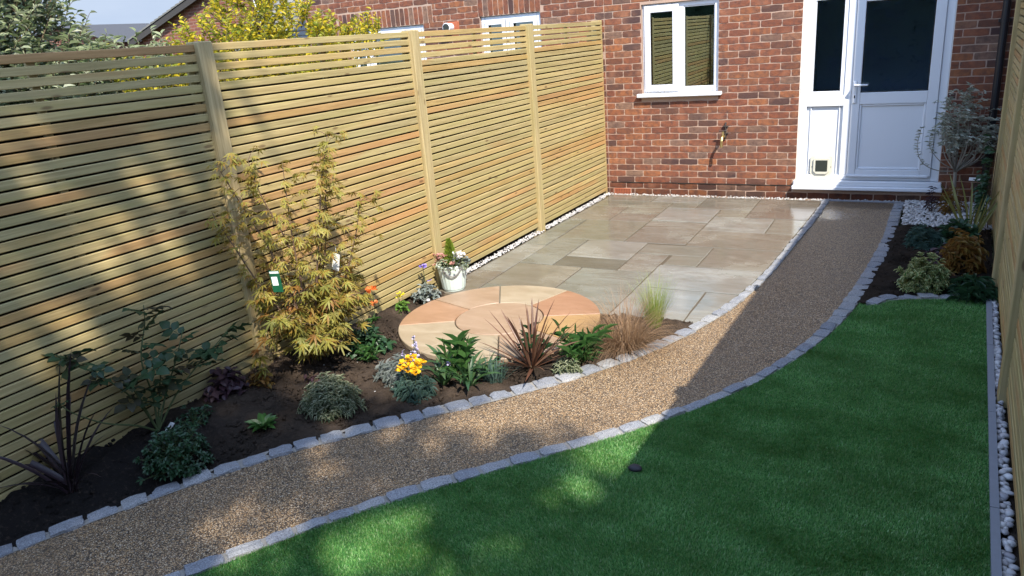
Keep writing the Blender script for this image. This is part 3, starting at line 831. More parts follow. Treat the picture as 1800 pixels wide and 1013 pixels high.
# lawn: backing sheet and blades
lawn_poly = [(p[0] + .005, p[1]) for p in ri if p[1] < -3.34] + [(3.20, -3.40), (3.31, -3.26), (3.455, -3.19), (3.665, -3.13), (3.84, -3.10), (edging_x(-3.1), -3.12), (edging_x(-9.3), -9.3)]
m = MB()
m.add([(x, y, .003) for x, y in lawn_poly], [list(range(len(lawn_poly)))])
tag(m.build('lawn', M['turf_base']), kind='structure')
def build_grass():
    xs0, ys0, xs1, ys1 = -0.1, -9.2, 4.0, -3.05
    pts = []
    for (ya, yb, dens) in ((-9.2, -7.4, 4000), (-7.4, -5.4, 62000), (-5.4, -4.2, 45000), (-4.2, -3.05, 24000)):
        nn = int((xs1 - xs0) * (yb - ya) * dens)
        p = np.stack([rng.uniform(xs0, xs1, nn), rng.uniform(ya, yb, nn)], 1)
        pts.append(p[in_poly(p[:, 0], p[:, 1], lawn_poly)])
    P = np.concatenate(pts); n = len(P)
    # pile direction drifts over the lawn
    gx = np.sin(P[:, 0] * 2.3 + np.sin(P[:, 1] * 1.9) * 1.4) + .6 * np.sin(P[:, 0] * 5.1 - P[:, 1] * 3.7)
    gy = np.cos(P[:, 1] * 2.0 + np.sin(P[:, 0] * 2.7) * 1.3) + .6 * np.sin(P[:, 0] * 3.3 + P[:, 1] * 6.1)
    a = rng.uniform(0, 2 * PI, n)
    L = rng.uniform(.008, .0145, n)
    lean = rng.uniform(.0, .8, n)
    dx = np.cos(a) * lean + gx * .16; dy = np.sin(a) * lean + gy * .16
    w = rng.uniform(.0010, .0016, n)
    wx = -np.sin(a + rng.normal(0, .6, n)) * w; wy = np.cos(a) * w
    z0 = .003
    base = np.stack([P[:, 0], P[:, 1], np.full(n, z0)], 1)
    mid = base + np.stack([dx * L * .35, dy * L * .35, L * .62], 1)
    tip = base + np.stack([dx * L, dy * L, L * np.clip(1.0 - .18 * np.hypot(dx, dy) ** 2, .45, 1)], 1)
    wv = np.stack([wx, wy, np.zeros(n)], 1)
    V = np.stack([base - wv, base + wv, mid + wv * .85, mid - wv * .85, tip], 1).reshape(-1, 3)
    i = np.arange(n) * 5
    quads = np.stack([i, i + 1, i + 2, i + 3], 1); tris = np.stack([i + 3, i + 2, i + 4], 1)
    me = bpy.data.meshes.new('grass')
    me.vertices.add(n * 5); me.vertices.foreach_set('co', V.ravel())
    loops = np.concatenate([quads, tris], 1).ravel()
    me.loops.add(n * 7); me.loops.foreach_set('vertex_index', loops)
    starts = np.stack([np.arange(n) * 7, np.arange(n) * 7 + 4], 1).ravel()
    me.polygons.add(n * 2); me.polygons.foreach_set('loop_start', starts)
    me.update(calc_edges=True)
    me.validate()
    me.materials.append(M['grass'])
    return tag(link('grass', me), kind='stuff')
build_grass()

# pebbles
peb_proto = []
for k in range(8):
    b = bmesh.new()
    bmesh.ops.create_icosphere(b, subdivisions=2 if k < 4 else 1, radius=.5)
    sx, sy, sz = random.uniform(.8, 1.2), random.uniform(.6, .95), random.uniform(.45, .7)
    for q in b.verts:
        s = 1 + .10 * math.sin(q.co.x * 7 + k) + .08 * math.sin(q.co.y * 9 + 2 * k)
        q.co = Vector((q.co.x * sx * s, q.co.y * sy * s, q.co.z * sz * s))
    peb_proto.append(([q.co.copy() for q in b.verts], [[q.index for q in f.verts] for f in b.faces]))
    b.free()
def pebbles(name, spots, size, mat_, z0, label_kind='stuff', layers=.012):
    m = MB()
    for x, y in spots:
        V, F = random.choice(peb_proto[4:] if size < .03 else peb_proto)
        s = size * random.uniform(.65, 1.3)
        R = Matrix.Rotation(random.uniform(0, 2 * PI), 3, 'Z') @ Matrix.Rotation(random.uniform(-.5, .5), 3, 'X')
        c = Vector((x, y, z0 + random.uniform(0, layers)))
        m.add([c + R @ (q * s) for q in V], F)
    return tag(m.build(name, mat_, smooth=True), kind=label_kind)
sp = [(fence_x(y) + random.uniform(-.04, .045), y) for y in np.random.default_rng(3).uniform(-3.5, -.02, 1000)]
pebbles('white_pebbles', sp, .022, M['white_pebble'], -.006)
sp = [(x, random.uniform(-.09, -.006)) for x in np.random.default_rng(4).uniform(.02, 3.3, 560)]
pebbles('white_pebbles', sp, .021, M['white_pebble'], -.014)
sp = [(random.uniform(3.34, 4.14), random.uniform(-1.12, -.05)) for _ in range(2600)]
pebbles('white_pebbles', sp, .0295, M['white_pebble'], .0, layers=.02)

# cobbles between lawn edging and the right fence, each its own stone
strip = MB()
strip.add([(edging_x(-3.0), -3.05, -.012), (edging_x(-8.5), -8.5, -.012), (rfence_x(-8.5) + .02, -8.5, -.012), (rfence_x(-3.0) + .02, -3.0, -.012)], [(0, 1, 2, 3)])
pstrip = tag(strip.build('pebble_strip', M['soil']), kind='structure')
peb_me = []
for V, F in peb_proto[:4]:
    b = MB(); b.add(V, F)
    peb_me.append(b.mesh('pebble', M['grey_pebble'], True))
for i in range(290):
    y = -3.05 - 4.0 * (i + .5) / 290
    xa, xb = edging_x(y) + .028, rfence_x(y) - .004
    s = random.uniform(.026, .046)
    link('pebble', random.choice(peb_me), pstrip, (random.uniform(xa + .01, xb), y + random.uniform(-.01, .01), random.uniform(-.004, .014)),
         (random.uniform(-.4, .4), random.uniform(-.4, .4), random.uniform(0, 6.28)), (s, s, s))
# lawn edging boards
ed = thing('lawn_edging', 'grey edging boards along the right side of the lawn', 'lawn edging')
yy = [-3.06, -3.95, -4.85, -5.72, -6.6, -7.5, -8.4]
for a, b in zip(yy, yy[1:]):
    m = MB()
    xa, xb = edging_x(a), edging_x(b)
    o = [(xa, a - .002), (xa + .032, a - .002), (xb + .032, b + .002), (xb, b + .002)]
    m.add([(x, y, -.05) for x, y in o] + [(x, y, .026) for x, y in o], [(4, 7, 6, 5), (0, 1, 5, 4), (1, 2, 6, 5), (2, 3, 7, 6), (3, 0, 4, 7)])
    m.build('edging_board', M['kerb_grey'], ed)
# slim drain edging in front of the wall beside the path
m = MB(); m.bbox(2.5, 4.1, -.125, -.108, -.03, .012, .003)
tag(m.build('edging_strip', M['kerb_grey']), 'slim grey edging strip in front of the house wall behind the gravel path', 'edging strip')

# clods, crumbs and small stones lying on the beds
def crumbs(name, pts, mat_, smin, smax):
    m = MB()
    for x, y, z in pts:
        V, F = random.choice(peb_proto[4:])
        s = random.uniform(smin, smax) * random.choice((.6, .8, 1))
        R = Matrix.Rotation(random.uniform(0, 6.28), 3, 'Z') @ Matrix.Rotation(random.uniform(-1.5, 1.5), 3, 'X')
        m.add([Vector((x, y, z)) + R @ Vector((q.x * s * random.uniform(.75, 1.25), q.y * s * random.uniform(.75, 1.25), q.z * s * 1.2)) for q in V], F)
    return tag(m.build(name, mat_, smooth=False), kind='stuff')
inb = lambda poly, n: [(x, y) for x, y in zip(*(lambda P: (P[:, 0][in_poly(P[:, 0], P[:, 1], poly)], P[:, 1][in_poly(P[:, 0], P[:, 1], poly)]))(np.stack([rng.uniform(-.3, 4.1, n), rng.uniform(-7.9, -1.1, n)], 1)))]
core = [(a, b) for a, b in bed_poly]
cl = [(x, y, float(bed_h(x, y)) + random.uniform(-.004, .008)) for x, y in inb(core, 34000) if curve_x(lo, y) - x > .02 and math.hypot(x - CIRC[0], y - CIRC[1]) > CR + .01]
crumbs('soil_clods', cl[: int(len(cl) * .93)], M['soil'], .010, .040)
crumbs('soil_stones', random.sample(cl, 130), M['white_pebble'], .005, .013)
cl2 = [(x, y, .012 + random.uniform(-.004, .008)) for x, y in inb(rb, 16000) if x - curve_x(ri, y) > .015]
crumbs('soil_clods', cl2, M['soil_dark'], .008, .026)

# ------------------------------------------------------------------ brickwork
brick_meshes = []
for k in range(8):
    b = bmesh.new()
    bmesh.ops.create_grid(b, x_segments=3, y_segments=2, size=.5)
    vs = {}
    for q in b.verts:
        x, z = q.co.x, q.co.y
        edge = abs(x) > .45 or abs(z) > .45
        corner = abs(x) > .45 and abs(z) > .45
        jx = random.uniform(-.008, .008); jz = random.uniform(-.03, .03)
        q.co = Vector((x + jx - (x * .02 if corner else 0), (.35 if corner else .0) + random.uniform(-.04, .06), z + jz - (z * .06 if corner else 0)))
    bd = [e for e in b.edges if e.is_boundary]
    r = bmesh.ops.extrude_edge_only(b, edges=bd)
    for q in [g for g in r['geom'] if isinstance(g, bmesh.types.BMVert)]:
        q.co.y += 1.0; q.co.x *= 1.015; q.co.z *= 1.03
    r = bmesh.ops.extrude_edge_only(b, edges=[g for g in r['geom'] if isinstance(g, bmesh.types.BMEdge) and g.is_boundary])
    for q in [g for g in r['geom'] if isinstance(g, bmesh.types.BMVert)]:
        q.co.y = 6
    me = bpy.data.meshes.new('brick')
    bmesh.ops.recalc_face_normals(b, faces=b.faces[:])
    b.to_mesh(me); b.free()
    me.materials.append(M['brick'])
    brick_meshes.append(me)
Y_UNIT = .005       # the unit brick's depth units
def brick_spots(x0, x1, z0, z1, opens, x_ref=.217, row_ref=1.0):
    out = []
    j0 = math.ceil((z0 + .03 - row_ref) / .075); j1 = math.floor((z1 - .03 - row_ref) / .075)
    for j in range(j0, j1 + 1):
        z = row_ref + .075 * j
        off = x_ref + (.1125 if j % 2 else 0)
        k = math.floor((x0 - off) / .225) - 1
        while off + k * .225 < x1:
            a, b = off + k * .225 + .005, off + (k + 1) * .225 - .005
            k += 1
            segs = [(max(a, x0), min(b, x1))]
            for ox0, ox1, oz0, oz1 in opens:
                if oz0 < z + .02 and oz1 > z - .02:
                    ns = []
                    for p, q in segs:
                        if p < ox0: ns.append((p, min(q, ox0 - .004)))
                        if q > ox1: ns.append((max(p, ox1 + .004), q))
                    segs = ns
            for p, q in segs:
                if q - p > .03:
                    out.append(((p + q) / 2, z, q - p))
    return out
def lay(spots, parent, name='brick', y=0.0, h=.0655):
    for x, z, L in spots:
        link(name, random.choice(brick_meshes), parent, (x, y + random.uniform(-.0012, .0018), z + random.uniform(-.001, .001)), (random.uniform(-.006, .006), random.uniform(-.006, .006), random.uniform(-.004, .004)),
             (L * random.choice((1, -1)), Y_UNIT * random.uniform(.9, 1.2), h * random.choice((1, -1))))
def lay_joined(spots, parent, y=0.0, rot=None):
    m = MB()
    for x, z, L in spots:
        c = .004
        m.add([(x - L / 2, y + .03, z - .0325), (x + L / 2, y + .03, z - .0325), (x + L / 2, y + .03, z + .0325), (x - L / 2, y + .03, z + .0325),
               (x - L / 2, y + .002, z - .0325), (x + L / 2, y + .002, z - .0325), (x + L / 2, y + .002, z + .0325), (x - L / 2, y + .002, z + .0325),
               (x - L / 2 + c, y, z - .0325 + c), (x + L / 2 - c, y, z - .0325 + c), (x + L / 2 - c, y, z + .0325 - c), (x - L / 2 + c, y, z + .0325 - c)],
              [(0, 1, 5, 4), (1, 2, 6, 5), (2, 3, 7, 6), (3, 0, 4, 7), (4, 5, 9, 8), (5, 6, 10, 9), (6, 7, 11, 10), (7, 4, 8, 11), (8, 9, 10, 11)])
    o = m.build('bricks', M['brick_joined'], parent)
    tag(o, kind='stuff')
    return o
def wall_with_holes(m, x0, x1, z0, z1, opens, y0=.0038, y1=.10):
    xs = sorted({x0, x1, *[o[0] for o in opens], *[o[1] for o in opens]})
    zs = sorted({z0, z1, *[o[2] for o in opens], *[o[3] for o in opens]})
    for a, b in zip(xs, xs[1:]):
        for c, d in zip(zs, zs[1:]):
            cx, cz = (a + b) / 2, (c + d) / 2
            if any(o[0] < cx < o[1] and o[2] < cz < o[3] for o in opens):
                continue
            m.add([(a, y0, c), (b, y0, c), (b, y0, d), (a, y0, d)], [(0, 1, 2, 3)])
    for ox0, ox1, oz0, oz1 in opens:      # reveals
        m.add([(ox0, y0, oz0), (ox0, y1, oz0), (ox0, y1, oz1), (ox0, y0, oz1)], [(0, 1, 2, 3)])
        m.add([(ox1, y0, oz0), (ox1, y1, oz0), (ox1, y1, oz1), (ox1, y0, oz1)], [(0, 3, 2, 1)])
        m.add([(ox0, y0, oz1), (ox1, y0, oz1), (ox1, y1, oz1), (ox0, y1, oz1)], [(0, 1, 2, 3)])
        m.add([(ox0, y0, oz0), (ox1, y0, oz0), (ox1, y1, oz0), (ox0, y1, oz0)], [(0, 3, 2, 1)])

ZT = 2.345
house = thing('brick_house', 'red brick house wall with white back door and casement window facing the garden', 'house')
WIN = (.452, 1.344, 1.185, 2.2075)
DOOR = (2.224, 3.628, .16, 2.2075)
m = MB()
wall_with_holes(m, 0.0, 4.16, -.08, ZT, [WIN, DOOR])
wallo = m.build('wall', M['mortar'], house)
# solid reveals in brick
spots = brick_spots(0.0, 4.14, -.02, ZT - .01, [WIN, DOOR, (.452, 1.344, 1.16, 1.2), (2.19, 3.66, .10, .17), (.05, .28, -.02, .062)])
def vis_key(s):
    x, z, L = s
    return (0 if z < 2.17 else 1) + (0 if x < 3.95 else .5) - L * 2
spots.sort(key=vis_key)
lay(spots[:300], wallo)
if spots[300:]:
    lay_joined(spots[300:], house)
# dark jagged damp course strip between the second and third course
m = MB()
xx = .02
while xx < 2.17:
    x2 = min(xx + random.uniform(.06, .2), 2.185)
    zz_ = .1375 + random.uniform(-.003, .003)
    m.bbox(xx, x2, -.004, .006, zz_ - random.uniform(.003, .006), zz_ + random.uniform(.003, .006), .001)
    xx = x2 + .0005
m.build('damp_course', M['lead_dpc'], house)
# air brick
m = MB()
m.bbox(.055, .275, .0, .03, -.01, .058, .002)
ab = m.build('air_brick', M['terracotta'], house)
m = MB()
for r_ in range(3):
    for c_ in range(9):
        x = .075 + c_ * .0225; z = .004 + r_ * .0175
        m.box(x, x + .012, -.0012, .002, z, z + .009)
m.build('vent_hole', M['rubber'], ab)
# upper storey
m = MB()
m.box(0.0, 4.15, .008, 7.5, ZT, 5.0)
m.box(4.05, 4.15, .15, 7.5, -.08, ZT)
m.build('upper_wall', M['far_brick'], house)
m = MB()
m.add([(-.05, -.3, 4.95), (4.2, -.3, 4.95), (4.2, 3.75, 7.2), (-.05, 3.75, 7.2), (4.2, 7.8, 4.95), (-.05, 7.8, 4.95)], [(0, 1, 2, 3), (3, 2, 4, 5), (1, 4, 2), (0, 3, 5)])
m.build('roof', M['tiles'], house)

def frame(m, x0, x1, z0, z1, w, y0, y1, b=.004, wt=None, wb=None):
    wt = wt or w; wb = wb or w
    m.bbox(x0, x0 + w, y0, y1, z0, z1, b)
    m.bbox(x1 - w, x1, y0, y1, z0, z1, b)
    m.bbox(x0 + w + .0005, x1 - w - .0005, y0 + .0006, y1, z1 - wt, z1 - .0005, b)
    m.bbox(x0 + w + .0005, x1 - w - .0005, y0 + .0006, y1, z0 + .0005, z0 + wb, b)

# casement window
m = MB()
frame(m, .455, 1.341, 1.21, 2.205, .050, .035, .095)
m.bbox(.868, .94, .036, .095, 1.2605, 2.1545, .004)
win = m.build('window', M['white_upvc'], house)
m = MB()
frame(m, .482, .888, 1.232, 2.185, .075, .012, .034, .005)
m.build('casement_frame', M['white_upvc'], win)
m = MB(); m.box(.545, .825, .020, .026, 1.30, 2.118)
m.build('pane', M['glass'], win)
m = MB(); m.box(.93, 1.302, .060, .066, 1.25, 2.165)
m.build('pane', M['glass'], win)
m = MB()
frame(m, .938, 1.294, 1.262, 2.155, .012, .044, .058, .003)
m.build('glazing_bead', M['white_upvc'], win)
m = MB(); frame(m, .557, .819, 1.306, 2.111, .006, .0125, .0195, .001)
m.build('gasket', M['rubber'], win)
m = MB(); m.bbox(.395, 1.392, -.062, .034, 1.166, 1.2095, .008)
m.build('window_sill', M['white_upvc'], win)
m = MB(); m.bbox(1.262, 1.30, -.006, .02, 1.2105, 1.222, .003); m.tube([(1.281, .004, 1.222), (1.281, .0, 1.245)], .006, 8)
m.build('window_stay', M['metal'], win)
m = MB()      # the room behind
def room(m, x0, x1, y0, y1, z0, z1):
    v = [(x, y, z) for z in (z0, z1) for y in (y0, y1) for x in (x0, x1)]
    m.add(v, [(0, 1, 3, 2), (4, 6, 7, 5), (2, 3, 7, 6), (0, 2, 6, 4), (1, 5, 7, 3)])
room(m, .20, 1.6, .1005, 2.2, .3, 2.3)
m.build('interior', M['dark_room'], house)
m = MB()
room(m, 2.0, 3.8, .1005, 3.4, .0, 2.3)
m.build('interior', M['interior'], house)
m = MB()
m.bbox(2.6, 3.6, 1.6, 2.1, .0, .9, .01)
m.build('worktop', M['interior'], house)

# back door with fixed side light
m = MB()
frame(m, 2.228, 3.624, .205, 2.205, .072, .03, .10, .004, wb=.055)
m.bbox(2.668, 2.742, .031, .10, .2605, 2.1325, .004)                 # mullion
m.bbox(2.3005, 2.6675, .032, .10, 1.005, 1.118, .004)                # mid rail of side light
door = m.build('door', M['white_upvc'], house)
m = MB(); m.bbox(2.3, 2.668, .062, .085, .262, 1.006, .001)
m.build('lower_panel', M['white_upvc'], door)
m = MB(); frame(m, 2.338, 2.640, .245, 1.022, .014, .046, .062, .005)
m.build('panel_moulding', M['white_upvc'], door)
m = MB(); m.box(2.30, 2.668, .062, .068, 1.115, 2.14)
m.build('pane', M['door_glass'], door)
m = MB(); frame(m, 2.346, 2.646, 1.132, 2.140, .008, .054, .061, .001); frame(m, 2.3005, 2.6675, 1.118, 2.1325, .044, .0445, .0535, .003)
m.build('glazing_bead', [M['white_upvc']], door)
# leaf
m = MB()
LX0, LX1, LZ0, LZ1 = 2.7455, 3.5495, .262, 2.131
m.bbox(LX0, 2.828, .012, .075, LZ0, LZ1, .004); m.bbox(3.455, LX1, .012, .075, LZ0, LZ1, .004)
m.bbox(2.8285, 3.4545, .0126, .075, LZ1 - .09, LZ1 - .0005, .004)
m.bbox(2.8285, 3.4545, .0126, .075, 1.018, 1.138, .004)
m.bbox(2.8285, 3.4545, .0126, .075, LZ0 + .0005, .325, .004)
leaf = m.build('door_leaf', M['white_upvc'], door)
m = MB(); m.bbox(2.82, 3.46, .036, .06, .32, 1.02, .001)
m.build('door_panel', M['white_upvc'], door)
m = MB(); frame(m, 2.829, 3.454, .3255, 1.0175, .022, .020, .0355, .006)
m.build('panel_moulding', M['white_upvc'], door)
m = MB(); m.box(2.82, 3.46, .036, .042, 1.13, 2.05)
m.build('pane', M['door_glass'], door)
m = MB(); frame(m, 2.829, 3.454, 1.1385, 2.0405, .009, .0225, .0355, .001)
m.build('gasket', M['rubber'], door)
m = MB(); m.bbox(2.74, 3.53, -.008, .0115, .248, .27, .004)
m.build('weather_bar', M['white_upvc'], door)
m = MB(); m.bbox(2.192, 3.672, -.075, .029, .108, .150, .008); m.bbox(2.205, 3.66, -.035, .0295, .1505, .2045, .006)
m.build('door_sill', M['white_upvc'], door)
m = MB()
m.bbox(2.7555, 2.795, -.002, .0115, 1.03, 1.26, .006)
m.tube([(2.775, -.002, 1.222), (2.775, -.045, 1.222)], .011, 10)
m.tube([(2.768, -.046, 1.222), (2.80, -.05, 1.223), (2.895, -.05, 1.219), (2.902, -.05, 1.219)], [.009, .011, .009, .004], 10)
m.box(2.769, 2.781, -.0035, -.001, 1.085, 1.115, mi=1)
m.build('door_handle', [M['white_upvc'], M['rubber']], door)
# cat flap
m = MB()
cx0, cx1, cz0, cz1 = 2.368, 2.596, .232, .468
def octo(x0, x1, z0, z1, c):
    return [(x0 + c, z0), (x1 - c, z0), (x1, z0 + c), (x1, z1 - c * .35), (x1 - c * .35, z1), (x0 + c * .35, z1), (x0, z1 - c * .35), (x0, z0 + c)]
def prism(m, o, y0, y1, mi=0):
    k = len(o)
    m.add([(x, y1, z) for x, z in o] + [(x, y0, z) for x, z in o], [(i, (i + 1) % k, k + (i + 1) % k, k + i) for i in range(k)] + [[k + i for i in range(k)]], mi=mi)
prism(m, octo(cx0, cx1, cz0, cz1, .045), .030, .061)
prism(m, octo(cx0 + .036, cx1 - .026, cz0 + .042, cz1 - .022, .03), .012, .03)
prism(m, octo(cx0 + .058, cx1 - .048, cz0 + .07, cz1 - .044, .004), .0085, .0119, 1)
m.box(cx0 + .016, cx0 + .024, .026, .031, .345, .353, mi=1); m.box(cx1 - .016, cx1 - .009, .026, .031, .345, .353, mi=1)
m.build('cat_flap', [M['cream_plastic'], M['flap_dark']], door)
m = MB()
m.bbox(2.2135, 2.2275, .004, .03, .21, 2.205, .002)
m.build('sealant', M['seal'], door)
m = MB(); m.bbox(3.6245, 3.6385, .004, .03, .21, 2.205, .002)
m.build('sealant', M['seal'], door)
# downpipe in the corner
m = MB()
m.tube([(4.035, -.065, .02), (4.035, -.065, 4.9)], .034, 14)
for z in (.45, 1.75, 3.2):
    m.tube([(4.035, -.065, z), (4.035, -.065, z + .04)], .040, 14)
    m.bbox(3.985, 4.085, -.03, .004, z + .005, z + .035, .003)
m.build('downpipe', M['black_plastic'], house)

# next door's house
nb = thing('brick_house', 'neighbouring red brick house wall with soldier course lintels seen over the long fence', 'house')
NW1 = (-3.862, -2.58, 1.2, 2.222); NW2 = (-1.705, -.842, 1.2, 2.243)
NL1 = (-4.02, -2.42, 2.2225, 2.4495); NL2 = (-1.72, -.832, 2.2435, 2.4705)
ZN = 2.86
m = MB()
wall_with_holes(m, -4.63, -.002, -.08, ZN, [NW1, NW2])
nwall = m.build('wall', M['mortar'], nb)
sp_ = [s for s in brick_spots(-4.62, -.006, 1.66, ZN - .01, [NW1, NW2, NL1, NL2])]
sp_.sort(key=lambda s: (s[1] > 2.62, -s[2]))
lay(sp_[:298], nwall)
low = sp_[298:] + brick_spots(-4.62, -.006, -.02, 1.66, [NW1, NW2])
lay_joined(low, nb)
for (x0, x1, z0, z1) in (NL1, NL2):
    n_ = int(round((x1 - x0) / .075))
    for i in range(n_):
        x = x0 + (i + .5) * (x1 - x0) / n_
        o = link('soldier_brick', random.choice(brick_meshes), nwall, (x, random.uniform(-.001, .002), (z0 + z1) / 2), (0, PI / 2 + random.uniform(-.008, .008), 0), (.215, Y_UNIT, .064))
m = MB()
m.box(-4.63, -.002, .008, 7.5, ZN, 5.0)
m.box(-4.63, -4.53, .012, 7.5, -.08, ZN)
m.build('upper_wall', M['far_brick'], nb)
m = MB()
m.add([(-4.7, -.3, 4.95), (-.052, -.3, 4.95), (-.052, 3.75, 7.2), (-4.7, 3.75, 7.2), (-.052, 7.8, 4.95), (-4.7, 7.8, 4.95)], [(0, 1, 2, 3), (3, 2, 4, 5), (1, 4, 2), (0, 3, 5)])
m.build('roof', M['tiles'], nb)
for (x0, x1, z0, z1), splits in ((NW1, (.25, .77)), (NW2, (.45,))):
    m = MB()
    frame(m, x0 + .004, x1 - .004, z0 + .03, z1 - .004, .055, .030, .095)
    xs = [x0 + .06] + [x0 + (x1 - x0) * s for s in splits] + [x1 - .06]
    for s in splits:
        xm = x0 + (x1 - x0) * s
        m.bbox(xm - .032, xm + .032, .031, .095, z0 + .086, z1 - .06, .004)
    w_ = m.build('window', M['white_upvc'], nb)
    for a, b in zip(xs, xs[1:]):
        m = MB(); m.box(a, b, .058, .064, z0 + .08, z1 - .055)
        m.build('pane', M['glass'], w_)
        m = MB(); frame(m, a + (.0 if a == xs[0] else .034), b - (.0 if b == xs[-1] else .034), z0 + .087, z1 - .061, .05, .012, .0295, .004)
        m.build('casement_frame', M['white_upvc'], w_)
m = MB()
room(m, -4.2, -.3, .1005, 2.6, .3, 2.4)
m.build('interior', M['dark_room'], nb)
# flue terminal
m = MB()
m.tube([(-2.145, .01, 2.15), (-2.145, -.10, 2.15)], .052, 20)
m.lathe([(.05, 0), (.058, .005), (.058, .02), (.05, .025)], 20)
fl = m.v[-80:]
for i in range(len(m.v) - 80, len(m.v)):
    x, y, z = m.v[i]; m.v[i] = (-2.145 + x, -.105 - z, 2.15 + y)
m.tube([(-2.145, -.1, 2.15), (-2.145, -.1285, 2.15)], .045, 20, mi=1)
m.bbox(-2.20, -2.02, -.012, .006, 2.085, 2.215, .004, mi=2)
m.build('flue', [M['white_upvc'], M['flap_dark'], M['terracotta']], nb)

# the wing to the right of the door, beyond the corner downpipe
ext = thing('brick_wing', 'shaded brick side wall of the wing behind the downpipe and right fence', 'house wing', (4.165, 0, 0))
m = MB()
m.box(.008, 2.5, -1.36, -.0, -.08, 5.2)
m.build('wall', M['mortar'], ext)
sp_ = brick_spots(.0, 1.355, -.02, 5.15, [])
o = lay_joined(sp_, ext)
o.rotation_euler = (0, 0, -PI / 2)          # the run goes along the side wall
m = MB(); m.bbox(-.05, 2.6, -1.42, .05, 5.21, 5.4, .01)
m.build('roof', M['fascia'], ext)

# outside tap on the wall
tap = thing('garden_tap', 'old brass garden tap with dark pipe on the brick wall between window and door', 'tap', (1.425, 0, .70))
tap.scale = (1.25, 1.25, 1.25)
m = MB()
m.tube([(.012, -.012, -.02), (.012, -.012, .10), (.012, -.004, .125)], .008, 8)
m.bbox(-.012, .036, -.02, .004, .02, .034, .002); m.bbox(-.012, .036, -.02, .004, .085, .097, .002)
m.build('pipe', M['iron'], tap)
m = MB()
m.tube([(.0, .0, .0), (.0, -.05, .0), (.0, -.10, -.004), (.0, -.118, -.03), (.0, -.118, -.062)], [.012, .012, .013, .012, .011], 10)
m.tube([(.0, -.062, .0), (.0, -.062, .05)], [.013, .009], 10)
m.build('spout', M['brass'], tap)
m = MB()
m.tube([(-.034, -.062, .055), (.034, -.062, .055)], .006, 8)
m.build('tap_handle', M['iron'], tap)
m = MB(); m.tube([(-.0, -.118, -.062), (.0, -.118, -.085)], .013, 10)
m.build('hose_connector', M['brass'], tap)

# ------------------------------------------------------------------ slatted fences
def fence(label, ox, oy, ang, bays, face, ztop, zbot, nopen=4, slat_parts=True):
    """local frame: +y runs along the fence, the garden lies on the +x side (face=1) or -x side (face=-1)"""
    t = thing('slat_fence', label, 'fence', (ox, oy, 0), ang)
    z_list = [(ztop - .0205 - .0535 * i, .0405) for i in range(nopen)]
    z = ztop - .0535 * nopen
    while z - .0215 > zbot:
        z_list.append((z - .0215, .0428)); z -= .0535
    for a, b in bays:
        L = b - a
        cache = {}
        for zc, h in z_list:
            key = h
            if key not in cache:
                m = MB(); m.bbox(-.009, .009, -L / 2 + .004, L / 2 - .004, -h / 2, h / 2, .003)
                cache[key] = m.mesh('slat', M['slat'])
            link('slat', cache[key], t, (face * (-.012 + random.uniform(-.0015, .0015)), (a + b) / 2, zc + random.uniform(-.0012, .0012)),
                 (random.uniform(-.0014, .0014), random.uniform(-.05, .05), random.choice((0, PI))))
        m = MB()
        for k in range(3):
            y = a + L * (.04 + .46 * k)
            m.bbox(face * -.040 - .010, face * -.040 + .010, y - .02, y + .02, zbot, ztop - .012, .003)
        m.build('batten', M['batten'], t)
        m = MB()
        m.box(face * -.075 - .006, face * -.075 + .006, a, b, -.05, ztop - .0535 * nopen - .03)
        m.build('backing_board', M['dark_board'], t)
    for y in sorted({q for ab in bays for q in ab}):
        m = MB()
        m.bbox(-.05, .05, -.05, .05, -.3, ztop + .012, .005)
        o = m.build('post', M['post'], t, loc=(face * (-.02), y, 0))
    return t
B = [(-7.65, -5.78), (-5.78, -3.82), (-3.82, -1.925), (-1.925, -.075)]
fz = fence('long pale wooden slat fence beside the flower bed and patio', 0, 0, -math.atan(FK), B + [(-9.5, -7.65)], 1, 2.067, .04)
# the far post stands behind the slat ends against the house wall
for o in list(fz.children):
    if o.name.startswith('post') and abs(o.location.y + .075) < .01:
        o.location.x -= .06; o.location.y = -.06
m = MB()
rb_ = [(-.95 - 1.855 * k) for k in range(6)]
rbays = [(b, a) for a, b in zip(rb_, rb_[1:])]
fr = fence('wooden slat fence in shade close by on the right of the lawn', rfence_x(0), 0, -math.atan(.0423), rbays, -1, 2.3, .06)

